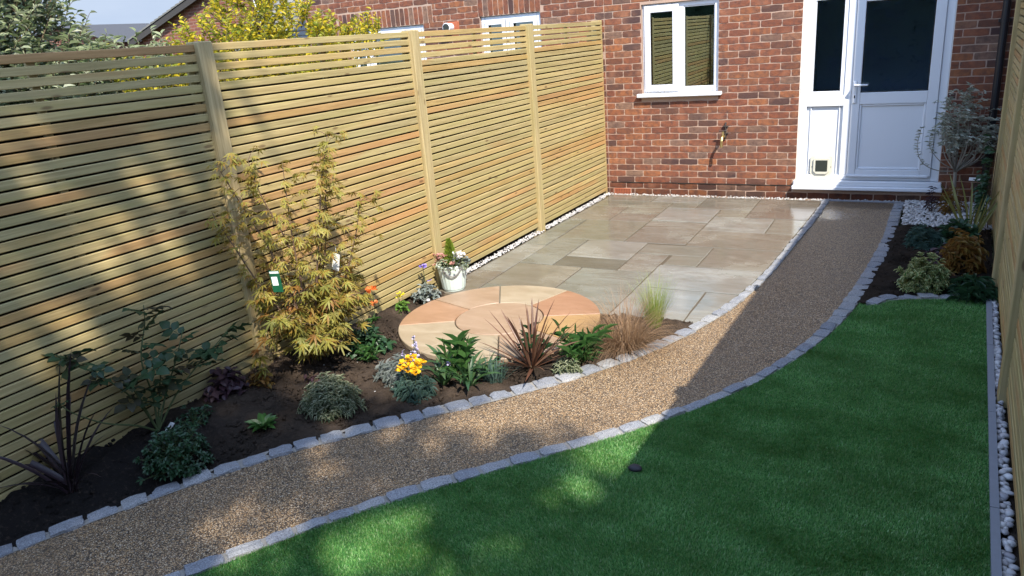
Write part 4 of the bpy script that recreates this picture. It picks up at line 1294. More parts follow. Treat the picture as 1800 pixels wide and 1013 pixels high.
# ------------------------------------------------------------------ plants
def rot_to(d, roll=0.0):
    d = Vector(d).normalized()
    up = Vector((0, 0, 1))
    x = d.cross(up)
    if x.length < 1e-3: x = Vector((1, 0, 0))
    x.normalize(); n = x.cross(d)
    R = Matrix((x, d, n)).transposed()
    return R @ Matrix.Rotation(roll, 3, 'Y')
SHAPES = {}
def shape(kind):
    """unit leaf along +y, normal +z: verts, faces, uvs"""
    if kind in SHAPES: return SHAPES[kind]
    v, f, uv = [], [], []
    def ribbon(prof, fold, curl, o=(0, 0, 0), ang=0.0, sc=1.0):
        b = len(v)
        ca, sa = math.cos(ang), math.sin(ang)
        for t, w in prof:
            for s in (-1, 0, 1):
                x, y, z = s * w * .5 * sc, t * sc, (fold * w * abs(s) - curl * t * t) * sc
                v.append((o[0] + x * ca + y * sa, o[1] - x * sa + y * ca, o[2] + z)); uv.append((.5 + s * .5, t))
        for i in range(len(prof) - 1):
            for k in range(2):
                f.append((b + i * 3 + k, b + i * 3 + k + 1, b + i * 3 + 4 + k, b + i * 3 + 3 + k))
    if kind == 'lance':
        ribbon([(0, .05), (.3, .9), (.65, .75), (1, .03)], .25, .25)
    elif kind == 'oval':
        ribbon([(0, .08), (.25, .85), (.55, 1.0), (.82, .6), (1, .05)], .18, .15)
    elif kind == 'petal':
        ribbon([(0, .3), (.6, 1.0), (1, .5)], .1, .2)
    elif kind == 'maple':
        for a, s in ((0, 1.0), (.62, .9), (-.62, .9), (1.25, .72), (-1.25, .72), (2.0, .42), (-2.0, .42)):
            ribbon([(0.04, .08), (.45, .20), (1, .01)], .1, .32, (0, 0, 0), a, s)
    elif kind == 'rose':
        for o, a, s in (((0, .55, 0), 0, .5), ((.02, .38, 0), 1.1, .42), ((-.02, .38, 0), -1.1, .42), ((.02, .12, 0), 1.2, .36), ((-.02, .12, 0), -1.2, .36)):
            ribbon([(0, .08), (.3, .72), (.65, .62), (1, .04)], .14, .2, o, a, s)
        ribbon([(0, .03), (.6, .02)], 0, .0)
    SHAPES[kind] = (v, f, uv)
    return SHAPES[kind]
def leaf_into(m, kind, p, d, L, w=1.0, roll=0.0, mi=0):
    V, F, UV = shape(kind)
    R = rot_to(d, roll)
    p = Vector(p)
    m.add([p + R @ Vector((x * w * L, y * L, z * L)) for x, y, z in V], F, UV, mi)
def rdir(up=0.0, spread=1.0):
    a = random.uniform(0, 2 * PI)
    z = up + random.uniform(-.35, .35)
    return Vector((math.cos(a) * spread, math.sin(a) * spread, z)).normalized()
def whorl(m, kind, p, axis, n, L, w, up=.6, jit=.3, mi=0):
    axis = Vector(axis).normalized()
    u = axis.orthogonal().normalized(); v = axis.cross(u)
    a0 = random.uniform(0, 6.28)
    for k in range(n):
        a = a0 + k * 2.4 + random.uniform(-jit, jit)
        el = up + random.uniform(-.3, .3)
        d = (u * math.cos(a) + v * math.sin(a)) + axis * el
        leaf_into(m, kind, Vector(p) - axis * (k / n) * L * .7, d, L * random.uniform(.7, 1.15), w, random.uniform(-.4, .4), mi)
def bush(name, label, cat, loc, rx, ry, h, n_tips, leaf, L, w, mat_, per=7, stem='stem_green', up=.55, tops=None, stems=True, group=None, fill=.55, base_z=.0):
    """rounded plant: stems from the base to tips spread over an uneven dome, leaves whorled at the tips"""
    t = thing(name, label, cat, loc, 0, group)
    m = MB(); s = MB()
    for i in range(n_tips):
        a = random.uniform(0, 2 * PI); u = random.random()
        el = math.asin(random.uniform(.02, 1.0))
        r = (fill + (1 - fill) * random.random()) * random.uniform(.82, 1.08)
        p = Vector((rx * r * math.cos(el) * math.cos(a), ry * r * math.cos(el) * math.sin(a), base_z + h * r * math.sin(el)))
        ax = Vector((p.x / rx * .9, p.y / ry * .9, .35 + p.z / h * .8)).normalized()
        whorl(m, leaf, p, ax, per, L, w, up)
        if stems and i % 2 == 0:
            s.tube([(p.x * .06, p.y * .06, -.02), (p.x * .45, p.y * .45, p.z * .55), p], [.004, .003, .0015], 4, cap=False)
    m.build('foliage', M[mat_], t)
    if stems: s.build('stems', M[stem], t)
    return t
def strap_mesh(name, mat_, L, w, droop, segs=6, fold=.25, twist=0.0):
    m = MB()
    v, f, uv = [], [], []
    x, z, a = 0.0, 0.0, 0.0
    for i in range(segs + 1):
        t = i / segs
        ww = w * (.75 + .55 * t) * (1 - max(0, (t - .45) / .55) ** 1.6) + .0006 if t < 1 else .0006
        ww = max(ww, .0008)
        for s in (-1, 0, 1):
            v.append((s * ww * .5, x, z + fold * ww * abs(s))); uv.append((.5 + s * .5, t))
        a = -droop * (t + .5 / segs) ** 1.5
        x += L / segs * math.cos(a); z += L / segs * math.sin(a)
    for i in range(segs):
        for k in range(2):
            f.append((i * 3 + k, i * 3 + k + 1, i * 3 + 4 + k, i * 3 + 3 + k))
    m.add(v, f, uv)
    return m.mesh(name, mat_, True)
def set_rot(o, R):
    o.rotation_mode = 'QUATERNION'
    o.rotation_quaternion = R.to_quaternion()
def grass_clump(m, n, r0, L, spread, droop, w, seg=5, up=1.0):
    for _ in range(n):
        a = random.uniform(0, 6.28); rr = r0 * math.sqrt(random.random())
        b = Vector((rr * math.cos(a), rr * math.sin(a), 0))
        a2 = a + random.uniform(-.7, .7)
        lean = random.uniform(.05, 1) * spread
        d = Vector((math.cos(a2) * lean, math.sin(a2) * lean, up)).normalized()
        LL = L * random.uniform(.6, 1.1)
        side = d.cross(Vector((0, 0, 1)))
        side = side.normalized() if side.length > 1e-3 else Vector((1, 0, 0))
        p = b.copy(); v, f, uv = [], [], []
        for i in range(seg + 1):
            t = i / seg
            ww = w * (1 - t * .9)
            v += [p - side * ww, p + side * ww]; uv += [(0, t), (1, t)]
            d = (d + Vector((0, 0, -droop * (.3 + t) / seg)) + Vector((random.uniform(-.06, .06), random.uniform(-.06, .06), 0))).normalized()
            p = p + d * LL / seg
        m.add(v, [(2 * i, 2 * i + 1, 2 * i + 3, 2 * i + 2) for i in range(seg)], uv)

# --- long bed, from the near end
def base(x, y): return (x, y, soil_h(x, y) - .003)
# dark strap-leaved plant
ph = thing('phormium', 'dark purple strap leaved phormium at the near end of the bed by the fence', 'plant', base(-.06, -7.16))
for az, el, L, w, dr in [(75, 83, .68, .034, .15), (55, 76, .60, .030, .35), (95, 86, .50, .03, .2), (205, 56, .62, .044, .75), (192, 62, .60, .040, .6), (212, 44, .5, .036, .5), (170, 48, .5, .03, .8), (240, 60, .46, .03, .5), (60, 80, .72, .038, .12),
                         (40, 70, .46, .016, .3), (20, 72, .5, .015, .4), (10, 62, .42, .013, .6), (0, 48, .36, .012, .9), (120, 72, .48, .02, .6), (150, 66, .42, .018, .5),
                         (230, 38, .34, .014, .8), (250, 50, .3, .014, .9), (300, 52, .32, .014, .8), (330, 58, .34, .012, .7), (85, 62, .44, .016, .7), (215, 72, .5, .024, .6)]:
    me = strap_mesh('leaf', M['phormium'], L, w, dr, 7, .3)
    o = link('leaf', me, ph, (random.uniform(-.03, .03), random.uniform(-.03, .03), -.01))
    a = math.radians(az); e = math.radians(el)
    set_rot(o, rot_to((math.cos(a) * math.cos(e), math.sin(a) * math.cos(e), math.sin(e)), random.uniform(-.5, .5)))
# rose
ro_ = thing('rose_bush', 'leggy rose bush with sparse dark leaves against the fence', 'plant', base(-.09, -6.64))
rose_me = []
for k in range(4):
    m = MB(); V, F, UV = shape('rose')
    m.add([(x + random.uniform(-.02, .02), y, z + random.uniform(-.03, .03)) for x, y, z in V], F, UV)
    rose_me.append(m.mesh('leaf', M['rose'], True))
s = MB()
rose_stems = [[(0, 0, 0), (-.02, -.05, .18), (-.03, -.16, .36), (-.03, -.30, .52), (-.02, -.38, .60)],
              [(0, 0, 0), (.0, .02, .2), (.01, .0, .42), (.02, .06, .60), (.02, .08, .70)],
              [(0, 0, 0), (.03, .08, .2), (.05, .17, .36), (.06, .24, .50)],
              [(0, 0, 0), (.04, .12, .16), (.08, .26, .28), (.10, .40, .36), (.11, .50, .42)],
              [(0, 0, 0), (.02, -.12, .10), (.03, -.28, .20), (.05, -.42, .33), (.05, -.48, .42)],
              [(0, 0, 0), (.0, -.05, .2), (.0, -.10, .36)], [(0, 0, 0), (.02, .05, .22), (.03, .10, .38)]]
for st in rose_stems:
    c = catmull(st, 4)
    s.tube([tuple(p) for p in c], [.006 - .004 * i / len(c) for i in range(len(c))], 6)
s.build('stems', M['stem_green'], ro_)
for si, st in enumerate(rose_stems):
    c = catmull(st, 5)
    nl = [12, 10, 8, 10, 3, 7, 6][si]
    for k in range(nl):
        t = (.45 + .55 * (k + random.random()) / nl) if si not in (4,) else .95
        p = c[min(int(t * (len(c) - 1)), len(c) - 1)]
        a = random.uniform(0, 6.28)
        d = Vector((math.cos(a) * .8 + .35, math.sin(a) * .8 - .1, random.uniform(-.15, .5)))
        L = random.uniform(.10, .155) * (1 if si != 4 else .35)
        o = link('leaf', random.choice(rose_me), ro_, tuple(p), None, (L, L, L))
        set_rot(o, rot_to(d, random.uniform(-.7, .7)))
lb = thing('plant_label', 'white plant label stuck at the foot of the leggy rose bush', 'plant label', (-.02, -6.66, .10))
m = MB(); m.bbox(-.011, .011, -.0008, .0008, .0, .105, .0005)
o = m.build('label_card', M['white_card'], lb); o.rotation_euler = (.35, .65, .9)
m = MB(); m.box(-.0025, .0025, -.0013, -.0009, .02, .085); m.box(.004, .0055, -.0013, -.0009, .03, .08)
o2 = m.build('print', M['black_plastic'], o)

bush('evergreen_shrub', 'low dark evergreen bush in deep shade at the near end of the bed', 'plant', base(.215, -6.77), .17, .20, .27, 230, 'oval', .026, .6, 'dark_green', 6)
bush('seedling_plant', 'loose dark green sprigs growing behind the shaded evergreen bush', 'plant', base(.02, -6.50), .10, .14, .14, 40, 'oval', .022, .6, 'dark_green', 5)
pr = thing('primrose', 'small bright green rosette of leaves on bare soil', 'plant', base(.36, -6.33))
m = MB()
for k in range(26):
    a = k * 2.4; el = .25 + .9 * (k / 26)
    leaf_into(m, 'oval', (math.cos(a) * .01, math.sin(a) * .01, 0), (math.cos(a), math.sin(a), el), random.uniform(.06, .10), .42, random.uniform(-.3, .3))
m.build('foliage', M['mid_green'], pr)
bush('heuchera', 'dark purple heuchera against the foot of the fence', 'plant', base(-.09, -6.17), .12, .15, .17, 75, 'oval', .055, .75, 'heuchera', 3, 'stem_brown', .2)
bush('seedling_plant', 'small bronze leaved tuft between purple heuchera and maple', 'plant', base(.03, -6.02), .07, .08, .12, 22, 'oval', .045, .6, 'fern', 3, 'stem_brown', .2)

# Japanese maple
mp_ = thing('japanese_maple', 'tall Japanese maple with finely cut orange and yellow green leaves', 'tree', base(.09, -5.60))
maple_me = []
for k in range(5):
    m = MB(); V, F, UV = shape('maple')
    m.add([(x * random.uniform(.9, 1.1), y, z + random.uniform(-.05, .05)) for x, y, z in V], F, UV)
    maple_me.append(m.mesh('leaf', M['maple'], True))
s = MB(); tips = []
MST = [[(0, 0, 0), (.03, .05, .35), (.09, .13, .75), (.15, .19, 1.12), (.19, .22, 1.42)],
       [(0, 0, 0), (.04, .07, .35), (.08, .16, .70), (.10, .22, 1.0), (.08, .25, 1.28)],
       [(0, 0, 0), (.0, -.06, .35), (-.05, -.14, .75), (-.09, -.26, 1.08), (-.12, -.36, 1.34)],
       [(0, 0, 0), (-.05, -.10, .3), (-.10, -.24, .6), (-.13, -.36, .9), (-.15, -.42, 1.05)],
       [(0, 0, 0), (.08, .12, .3), (.16, .24, .55), (.22, .32, .80), (.26, .36, 1.02)],
       [(0, 0, 0), (.02, -.02, .4), (.02, -.03, .85), (.03, -.02, 1.25)],
       [(0, 0, 0), (.01, .02, .4), (-.04, -.02, .8), (-.08, -.12, 1.12), (-.09, -.16, 1.33)],
       [(0, 0, 0), (.05, .04, .4), (.12, .08, .8), (.17, .13, 1.15), (.2, .16, 1.3)],
       [(0, 0, 0), (.08, .02, .2), (.18, .06, .36), (.26, .10, .44)],
       [(0, 0, 0), (.06, -.10, .2), (.12, -.24, .38), (.14, -.38, .46)],
       [(0, 0, 0), (.0, .12, .2), (.02, .28, .38), (.02, .40, .48)],
       [(0, 0, 0), (.10, -.04, .14), (.22, -.12, .24), (.28, -.2, .26)]]
for st in MST:
    c = catmull(st, 6)
    s.tube([tuple(p) for p in c], [.0085 - .0068 * i / len(c) for i in range(len(c))], 6)
    for i in range(4, len(c)):
        for q in range(2):
            if random.random() < .6:
                a = random.uniform(0, 6.28)
                ln = random.uniform(.05, .17) * (1.2 - .45 * i / len(c))
                p = Vector(c[i]); e = p + Vector((math.cos(a) * ln, math.sin(a) * ln, random.uniform(-.02, .06)))
                s.tube([p, (p + e) / 2 + Vector((0, 0, .012)), e], [.0022, .0016, .001], 4, cap=False)
                tips.append((e, p))
        tips.append((Vector(c[i]), Vector(c[i - 1])))
for _ in range(22):                                    # the full skirt of leaves near the base
    a = random.uniform(0, 6.28); r = random.uniform(.10, .36)
    e = Vector((math.cos(a) * r, math.sin(a) * r * 1.15, random.uniform(.10, .52)))
    p = e * .55 + Vector((0, 0, .05))
    s.tube([p, e], [.002, .001], 4, cap=False)
    tips.append((e, p))
s.build('stems', M['stem_red'], mp_)
mj = MB(); cnt = 0
random.shuffle(tips)
jobs = []
for e, p in tips:
    for q in range(random.choice((2, 3, 3))):
        d = (e - p); d.z = 0
        if d.length < 1e-4: d = Vector((random.uniform(-1, 1), random.uniform(-1, 1), 0))
        d = d.normalized() + Vector((random.uniform(-.9, .9), random.uniform(-.9, .9), random.uniform(-.75, .15)))
        low_ = e.z < .6
        jobs.append((e + Vector((random.uniform(-.03, .03), random.uniform(-.03, .03), random.uniform(-.02, .02))), d, random.uniform(.055, .085) * (1.05 if low_ else .74)))
jobs.sort(key=lambda j: -j[2] - random.uniform(0, .02))
for i, (e, d, L) in enumerate(jobs):
    if i < 298:
        o = link('leaf', random.choice(maple_me), mp_, e, None, (L, L, L))
        set_rot(o, rot_to(d, random.uniform(-.6, .6)))
    else:
        leaf_into(mj, 'maple', e, d, L, 1.0, random.uniform(-.6, .6))
tag(mj.build('leaves', M['maple_j'], mp_), kind='stuff')
gl = thing('plant_label', 'green and white card label hanging inside the maple', 'plant label', (.12, -5.83, .74))
m = MB(); m.bbox(-.032, .032, -.001, .001, -.10, .04, .0008)
o = m.build('label_card', M['green_card'], gl); o.rotation_euler = (.1, 0, .35)
m = MB(); m.box(-.024, .012, -.0022, -.0012, -.055, .0); m.box(-.028, .028, -.0022, -.0012, .022, .034)
m.build('print', M['white_card'], o)
wl = thing('plant_label', 'plain white card label hanging on the right side of the maple', 'plant label', (.24, -5.43, .72))
m = MB(); m.bbox(-.024, .024, -.001, .001, -.06, .06, .0008)
o = m.build('label_card', M['white_card'], wl); o.rotation_euler = (.15, .3, .2)
m = MB(); m.tube([(0, 0, .06), (-.01, .0, .11)], .0012, 4)
m.build('string', M['white_card'], o)

bush('evergreen_shrub', 'low domed bush with cream edged leaves in the middle of the bed', 'plant', base(.55, -5.98), .19, .19, .20, 330, 'lance', .034, .30, 'varieg', 7)
bush('dianthus', 'silver grey leaved wallflower clump with mauve flower spikes', 'plant', base(.70, -5.53), .15, .14, .16, 130, 'lance', .045, .16, 'silver', 8)
def flower_head(m, p, n, r, mi=0, kind='petal', L=.016, w=.9):
    for _ in range(n):
        d = rdir(.45)
        leaf_into(m, kind, Vector(p) + d * r * random.uniform(.3, 1), d, L, w, random.uniform(-1, 1), mi)
sp_ob = thing('wallflower', 'pale mauve wallflower spikes rising behind the yellow wallflowers', 'flower', base(.78, -5.50))
m = MB(); s = MB()
for x, y, h in ((-.05, .0, .21), (.02, .03, .30), (.05, .0, .27), (.03, -.02, .22), (.22, .08, .15)):
    s.tube([(x * .4, y * .4, 0), (x, y, h)], .0025, 5)
    for k in range(26):
        z = h - .10 + .10 * (k / 26)
        leaf_into(m, 'petal', (x, y, z), rdir(.3), .018 * (1.15 - .5 * k / 26), .9, random.uniform(-1, 1))
m.build('flowers', M['p_mauve'], sp_ob); s.build('stems', M['stem_green'], sp_ob)
wfl = bush('wallflower', 'blue green wallflower with bright yellow orange flower heads', 'flower', base(.89, -5.64), .13, .12, .14, 75, 'lance', .06, .17, 'blue_green', 7)
m = MB(); s = MB()
for x, y, z in ((-.045, .0, .205), (-.02, .03, .225), (.035, .0, .19), (.05, .02, .21), (.02, -.03, .17), (-.05, -.03, .175), (.045, -.03, .165), (-.015, -.02, .19)):
    flower_head(m, (x, y, z), 22, .022, 0, 'petal', .022, 1.0)
    s.tube([(x * .3, y * .3, .02), (x, y, z)], .002, 5)
m.build('flowers', M['p_yellow'], wfl); s.build('flower_stems', M['stem_green'], wfl)

def lance_plant(name, label, loc, n, L, w, mat_, spread, cat='plant', el0=.6, stems=5, h=.2):
    t = thing(name, label, cat, loc)
    m = MB(); s = MB()
    for i in range(stems):
        a = random.uniform(0, 6.28); r = spread * random.uniform(.2, .8)
        top = Vector((math.cos(a) * r, math.sin(a) * r, h * random.uniform(.6, 1.1)))
        s.tube([(0, 0, -.01), top * .5 + Vector((0, 0, .03)), top], [.004, .003, .002], 5, cap=False)
        for k in range(n // stems):
            t_ = .15 + .85 * (k + 1) / (n // stems)
            p = Vector((0, 0, 0)).lerp(top, t_)
            aa = k * 2.4 + a
            leaf_into(m, 'lance', p, (math.cos(aa), math.sin(aa), el0 + random.uniform(-.35, .5) + .4 * t_), L * random.uniform(.6, 1.1), w, random.uniform(-.3, .3))
    m.build('foliage', M[mat_], t); s.build('stems', M['stem_green'], t)
    return t
lance_plant('penstemon', 'upright green leaved plant with long narrow leaves beside the red cordyline', base(1.04, -5.37), 64, .13, .085, 'mid_green', .15, el0=1.0, stems=7, h=.26)
ag = thing('agapanthus', 'arching strappy green leaves between the yellow flowers and the upright green plant', 'plant', base(.98, -5.46))
ags = [strap_mesh('leaf', M['strap_green'], 1.0, .085 + .02 * k, .5 + .4 * k, 6, .2) for k in range(4)]
for cx0_, cy0_ in ((0, 0), (.10, .10), (.17, .02), (.20, .16), (-.06, .14)):
    for k in range(15):
        a_ = k * 2.4 + cx0_ * 9; el = math.radians(random.uniform(38, 84)); L = random.uniform(.14, .27)
        o = link('leaf', random.choice(ags), ag, (cx0_ + math.cos(a_) * .012, cy0_ + math.sin(a_) * .012, 0), None, (L, L, L))
        set_rot(o, rot_to((math.cos(a_) * math.cos(el), math.sin(a_) * math.cos(el), math.sin(el)), random.uniform(-.6, .6)))
lance_plant('foxglove_plant', 'dark green leafy clump behind the yellow wallflower', base(.98, -5.22), 40, .09, .2, 'dark_green', .12, el0=.6, stems=5, h=.16)
tf = thing('dianthus', 'small blue grey grassy tuft left of the red cordyline', 'plant', base(1.26, -5.33))
m = MB(); grass_clump(m, 190, .06, .19, .8, .6, .0022, 4)
m.build('blades', M['blue_green'], tf)
# red cordyline, blade by blade
co = thing('cordyline', 'spiky red brown cordyline fanning out by the round paving', 'plant', base(1.40, -5.10))
straps = [strap_mesh('leaf', M['cordyline'], 1.0, .028 + .005 * k, .10 + .09 * k, 6, .3) for k in range(6)]
for k in range(50):
    a = k * 2.39996 + random.uniform(-.3, .3)
    el = math.radians(random.uniform(20, 72) if k > 5 else random.uniform(70, 86))
    L = random.uniform(.32, .47) * (1 if el > .6 else .8)
    o = link('leaf', random.choice(straps[:3] if el > .8 else straps), co, (math.cos(a) * .012, math.sin(a) * .012, .015), None, (L * 1.05, L, L))
    set_rot(o, rot_to((math.cos(a) * math.cos(el), math.sin(a) * math.cos(el), math.sin(el)), random.uniform(-.5, .5)))
m = MB(); m.tube([(0, 0, -.03), (0, 0, .05)], [.022, .014], 8)
m.build('stem', M['stem_brown'], co)
lance_plant('hebe', 'fresh green plant with lance shaped leaves right of the red cordyline', base(1.66, -4.93), 170, .12, .13, 'mid_green', .23, el0=.45, stems=12, h=.19)
cx_ = thing('sedge', 'tousled mound of copper brown sedge grass beside the path setts', 'grass clump', base(1.83, -4.60))
m = MB(); grass_clump(m, 1100, .10, .42, 1.3, 2.0, .0015, 8)
m.build('blades', M['brown_blade'], cx_)
stp = thing('feather_grass', 'upright lime green feather grass in the corner of the bed', 'grass clump', base(1.90, -4.20))
m = MB(); grass_clump(m, 420, .045, .38, .5, .7, .0012, 6)
m.build('blades', M['lime_blade'], stp)

# plants between the maple and the bucket
lance_plant('knapweed', 'dark leafy clump directly behind the red cordyline at the circle edge', base(1.36, -4.98), 60, .12, .14, 'dark_green', .14, el0=.7, stems=7, h=.18)
bush('seedling_plant', 'low cream edged foliage between the red cordyline and the path setts', 'plant', base(1.62, -5.06), .10, .09, .09, 60, 'lance', .035, .3, 'varieg', 6)
bush('seedling_plant', 'dark green leafy plant at the right foot of the maple', 'plant', base(.27, -5.28), .15, .17, .19, 60, 'oval', .055, .55, 'dark_green', 5)
lance_plant('foxglove_plant', 'green clump of leaves near the left rim of the round paving', base(.38, -5.42), 60, .075, .3, 'mid_green', .12, el0=.4, stems=8, h=.12)
bush('seedling_plant', 'dark red brown seedling under the maple skirt', 'plant', base(.28, -5.80), .08, .09, .06, 20, 'oval', .035, .5, 'heuchera', 3, 'stem_brown', .2)
pp = thing('poppy', 'single orange poppy against the fence right of the maple', 'flower', base(-.06, -4.80))
m = MB(); s = MB()
s.tube([(0, 0, 0), (.01, .02, .14), (.015, .0, .25)], .0025, 5)
flower_head(m, (.015, 0, .25), 12, .012, 0, 'petal', .04, 1.1); flower_head(m, (.01, .01, .14), 8, .01, 0, 'petal', .03, 1.1)
m.build('petals', M['p_orange'], pp); s.build('stem', M['stem_green'], pp)
m = MB()
for k in range(12): leaf_into(m, 'lance', (0, 0, .01), rdir(.4), .07, .25)
m.build('foliage', M['mid_green'], pp)
yf = bush('celandine', 'little bright green plant with yellow flowers near the round paving', 'flower', base(-.03, -4.50), .075, .075, .09, 22, 'oval', .04, .5, 'bright_green', 4)
m = MB(); s = MB()
for x, y, z in ((.0, -.01, .15), (.02, .02, .13), (-.02, .01, .11)):
    flower_head(m, (x, y, z), 9, .006, 0, 'petal', .02, .8); s.tube([(0, 0, 0), (x, y, z)], .0016, 4)
m.build('flowers', M['p_lemon'], yf); s.build('flower_stems', M['stem_green'], yf)
bl_ = bush('campanula', 'grey green plant with one violet flower on a tall stem left of the bucket', 'flower', base(-.04, -4.14), .13, .14, .13, 60, 'oval', .042, .5, 'silver', 4)
m = MB(); s = MB()
s.tube([(0, 0, 0), (.0, .01, .15), (.0, .0, .27)], .0028, 5)
flower_head(m, (0, 0, .27), 16, .016, 0, 'petal', .026, .9); flower_head(m, (.04, .02, .15), 6, .01, 0, 'petal', .016, .9)
m.build('flowers', M['p_violet'], bl_); s.build('flower_stems', M['stem_green'], bl_)
stn = MB(); V, F = peb_proto[1]; stn.add([Vector(q) * .045 for q in V], F)
tag(stn.build('stone', M['white_pebble'], smooth=True, loc=(.03, -4.22, .02)), 'pale stone lying on soil in front of the violet flowered plant', 'stone')
stn = MB(); V, F = peb_proto[2]; stn.add([Vector((q.x * .075, q.y * .075, q.z * .04)) for q in V], F)
tag(stn.build('stone', M['dark_stone'], smooth=True, loc=(2.36, -5.95, .02)), 'small dark stone lying on the lawn near the path', 'stone')

# bucket planter
PX, PY = .055, -3.86
bk = thing('bucket_planter', 'white ribbed metal bucket planter with grey handle on the patio by the fence', 'planter', (PX, PY, .0))
m = MB()
NP = 40
prof = [(.090, .003), (.092, .012), (.098, .02), (.124, .19), (.1245, .205), (.131, .212), (.131, .226), (.127, .230), (.120, .226), (.117, .20)]
m.lathe(prof, NP)
for i, q in enumerate(m.v):
    ring, k = divmod(i, NP)
    if ring in (2, 3) and k % 2:
        m.v[i] = (q[0] * .98, q[1] * .98, q[2])
m.f.append([k for k in range(NP)][::-1]); m.mi.append(0)
m.build('bucket', M['bucket'], bk)
m = MB(); m.lathe([(.116, .20), (.0005, .205)], 24)
m.build('compost', M['dirt'], bk)
m = MB()
hp = []
for k in range(11):
    a = math.radians(-58 - 35 + 70 * k / 10)
    hp.append(((.132 + .002 * math.sin(PI * k / 10)) * math.cos(a), (.132 + .002 * math.sin(PI * k / 10)) * math.sin(a), .205 - .060 * math.sin(PI * k / 10)))
m.tube(hp, .0055, 8)
m.build('handle', M['rope_grey'], bk)
cf = thing('dwarf_conifer', 'lime green dwarf conifer in the white bucket', 'plant', (PX - .02, PY + .02, .205))
m = MB(); s = MB(); s.tube([(0, 0, 0), (0, 0, .17)], [.006, .002], 6)
for k in range(700):
    z = .21 * random.random() ** 1.2; r = .068 * (1 - z / .24) * random.uniform(.4, 1)
    a = random.uniform(0, 6.28)
    leaf_into(m, 'lance', (r * math.cos(a), r * math.sin(a), z), (math.cos(a) * .5, math.sin(a) * .5, 1.1), .03, .22, random.uniform(-1, 1))
m.build('foliage', M['lime'], cf); s.build('trunk', M['stem_brown'], cf)
def pot_plant(name, label, x, y, n, r, h, leafmat, L, w, flowermat=None, nf=0, trail=0.0, kind='oval'):
    t = thing(name, label, 'plant', (PX + x, PY + y, .21))
    m = MB()
    for _ in range(n):
        a = random.uniform(0, 6.28); rr = r * math.sqrt(random.random())
        z = h * (1 - (rr / r) ** 2) * random.uniform(.4, 1) - trail * (rr / r) ** 2 * random.uniform(.3, 1)
        leaf_into(m, kind, (rr * math.cos(a), rr * math.sin(a), z), (math.cos(a), math.sin(a), random.uniform(-.2, .9)), L * random.uniform(.7, 1.2), w, random.uniform(-.6, .6))
    m.build('foliage', M[leafmat], t)
    if flowermat:
        f_ = MB()
        for _ in range(nf):
            a = random.uniform(0, 6.28); rr = r * .8 * math.sqrt(random.random())
            flower_head(f_, (rr * math.cos(a), rr * math.sin(a), h * random.uniform(.75, 1.2)), 9, .010, 0, 'petal', .017, .9)
        f_.build('flowers', M[flowermat], t)
    return t
pot_plant('trailing_ivy', 'silvery variegated ivy trailing over the front rim of the bucket', .02, -.02, 150, .13, .085, 'varieg', .032, .75, None, 0, .01)
pot_plant('cyclamen', 'small white flowered plant at the right of the bucket', .07, .03, 80, .07, .09, 'silver', .03, .8, 'p_white', 9)
pot_plant('heather', 'pink and cream heather at the left of the bucket', -.09, -.01, 90, .07, .08, 'p_pink', .022, .5, 'p_pink', 12, .03)
pot_plant('chrysanthemum', 'low coral flowered plant at the front centre of the bucket', .03, -.09, 30, .05, .045, 'mid_green', .025, .6, 'p_pink', 5)

# --- right hand bed
bush('euonymus', 'round euonymus bush with cream and gold edged leaves beside the shaded path', 'plant', (3.53, -2.93, .01), .20, .18, .27, 230, 'oval', .036, .55, 'euonymus', 7)
bush('heuchera', 'bronze orange leaved plant in front of the right fence', 'plant', (3.78, -2.42, .01), .17, .20, .34, 170, 'lance', .06, .32, 'fern', 5, 'stem_brown', .3)
bush('lavender', 'grey green lavender at the back of the right bed', 'plant', (3.52, -1.82, .01), .16, .16, .20, 110, 'lance', .05, .15, 'blue_green', 7)
bush('hellebore', 'dark green leafy hellebore in the shaded middle of the right bed', 'plant', (3.76, -1.80, .01), .17, .20, .26, 60, 'oval', .09, .45, 'dark_green', 5)
bush('fern_plant', 'dark low fern spreading at the near end of the right bed', 'plant', (3.83, -3.05, .01), .15, .16, .15, 60, 'lance', .09, .22, 'dark_green', 6)
bush('heuchera', 'dark maroon foliage tucked between the gold edged bush and the bronze plant', 'plant', (3.66, -2.30, .01), .13, .15, .17, 60, 'oval', .05, .6, 'heuchera', 4, 'stem_brown', .2)
ir = thing('iris', 'upright yellow green sword leaves in the right bed near the white pebbles', 'plant', (3.87, -1.55, .0))
sw = [strap_mesh('leaf', M['iris'], 1.0, .035, .12 + .12 * k, 6, .15) for k in range(3)]
for k in range(20):
    a = k * 2.4; el = math.radians(random.uniform(58, 86)); L = random.uniform(.42, .68)
    o = link('leaf', random.choice(sw), ir, (math.cos(a) * .03, math.sin(a) * .03, 0), None, (L, L, L))
    set_rot(o, rot_to((math.cos(a) * math.cos(el), math.sin(a) * math.cos(el), math.sin(el)), random.uniform(-1, 1)))
bush('fern_plant', 'rusty brown seedling on white pebbles at the foot of the olive tree', 'plant', (3.74, -.55, .02), .14, .14, .26, 34, 'lance', .06, .2, 'fern', 5, 'stem_brown', .3)
bush('fern_plant', 'thin dark red sprig on white pebbles left of the olive tree foot', 'plant', (3.58, -.55, .02), .06, .06, .30, 14, 'lance', .05, .2, 'heuchera', 5, 'stem_brown', .3)
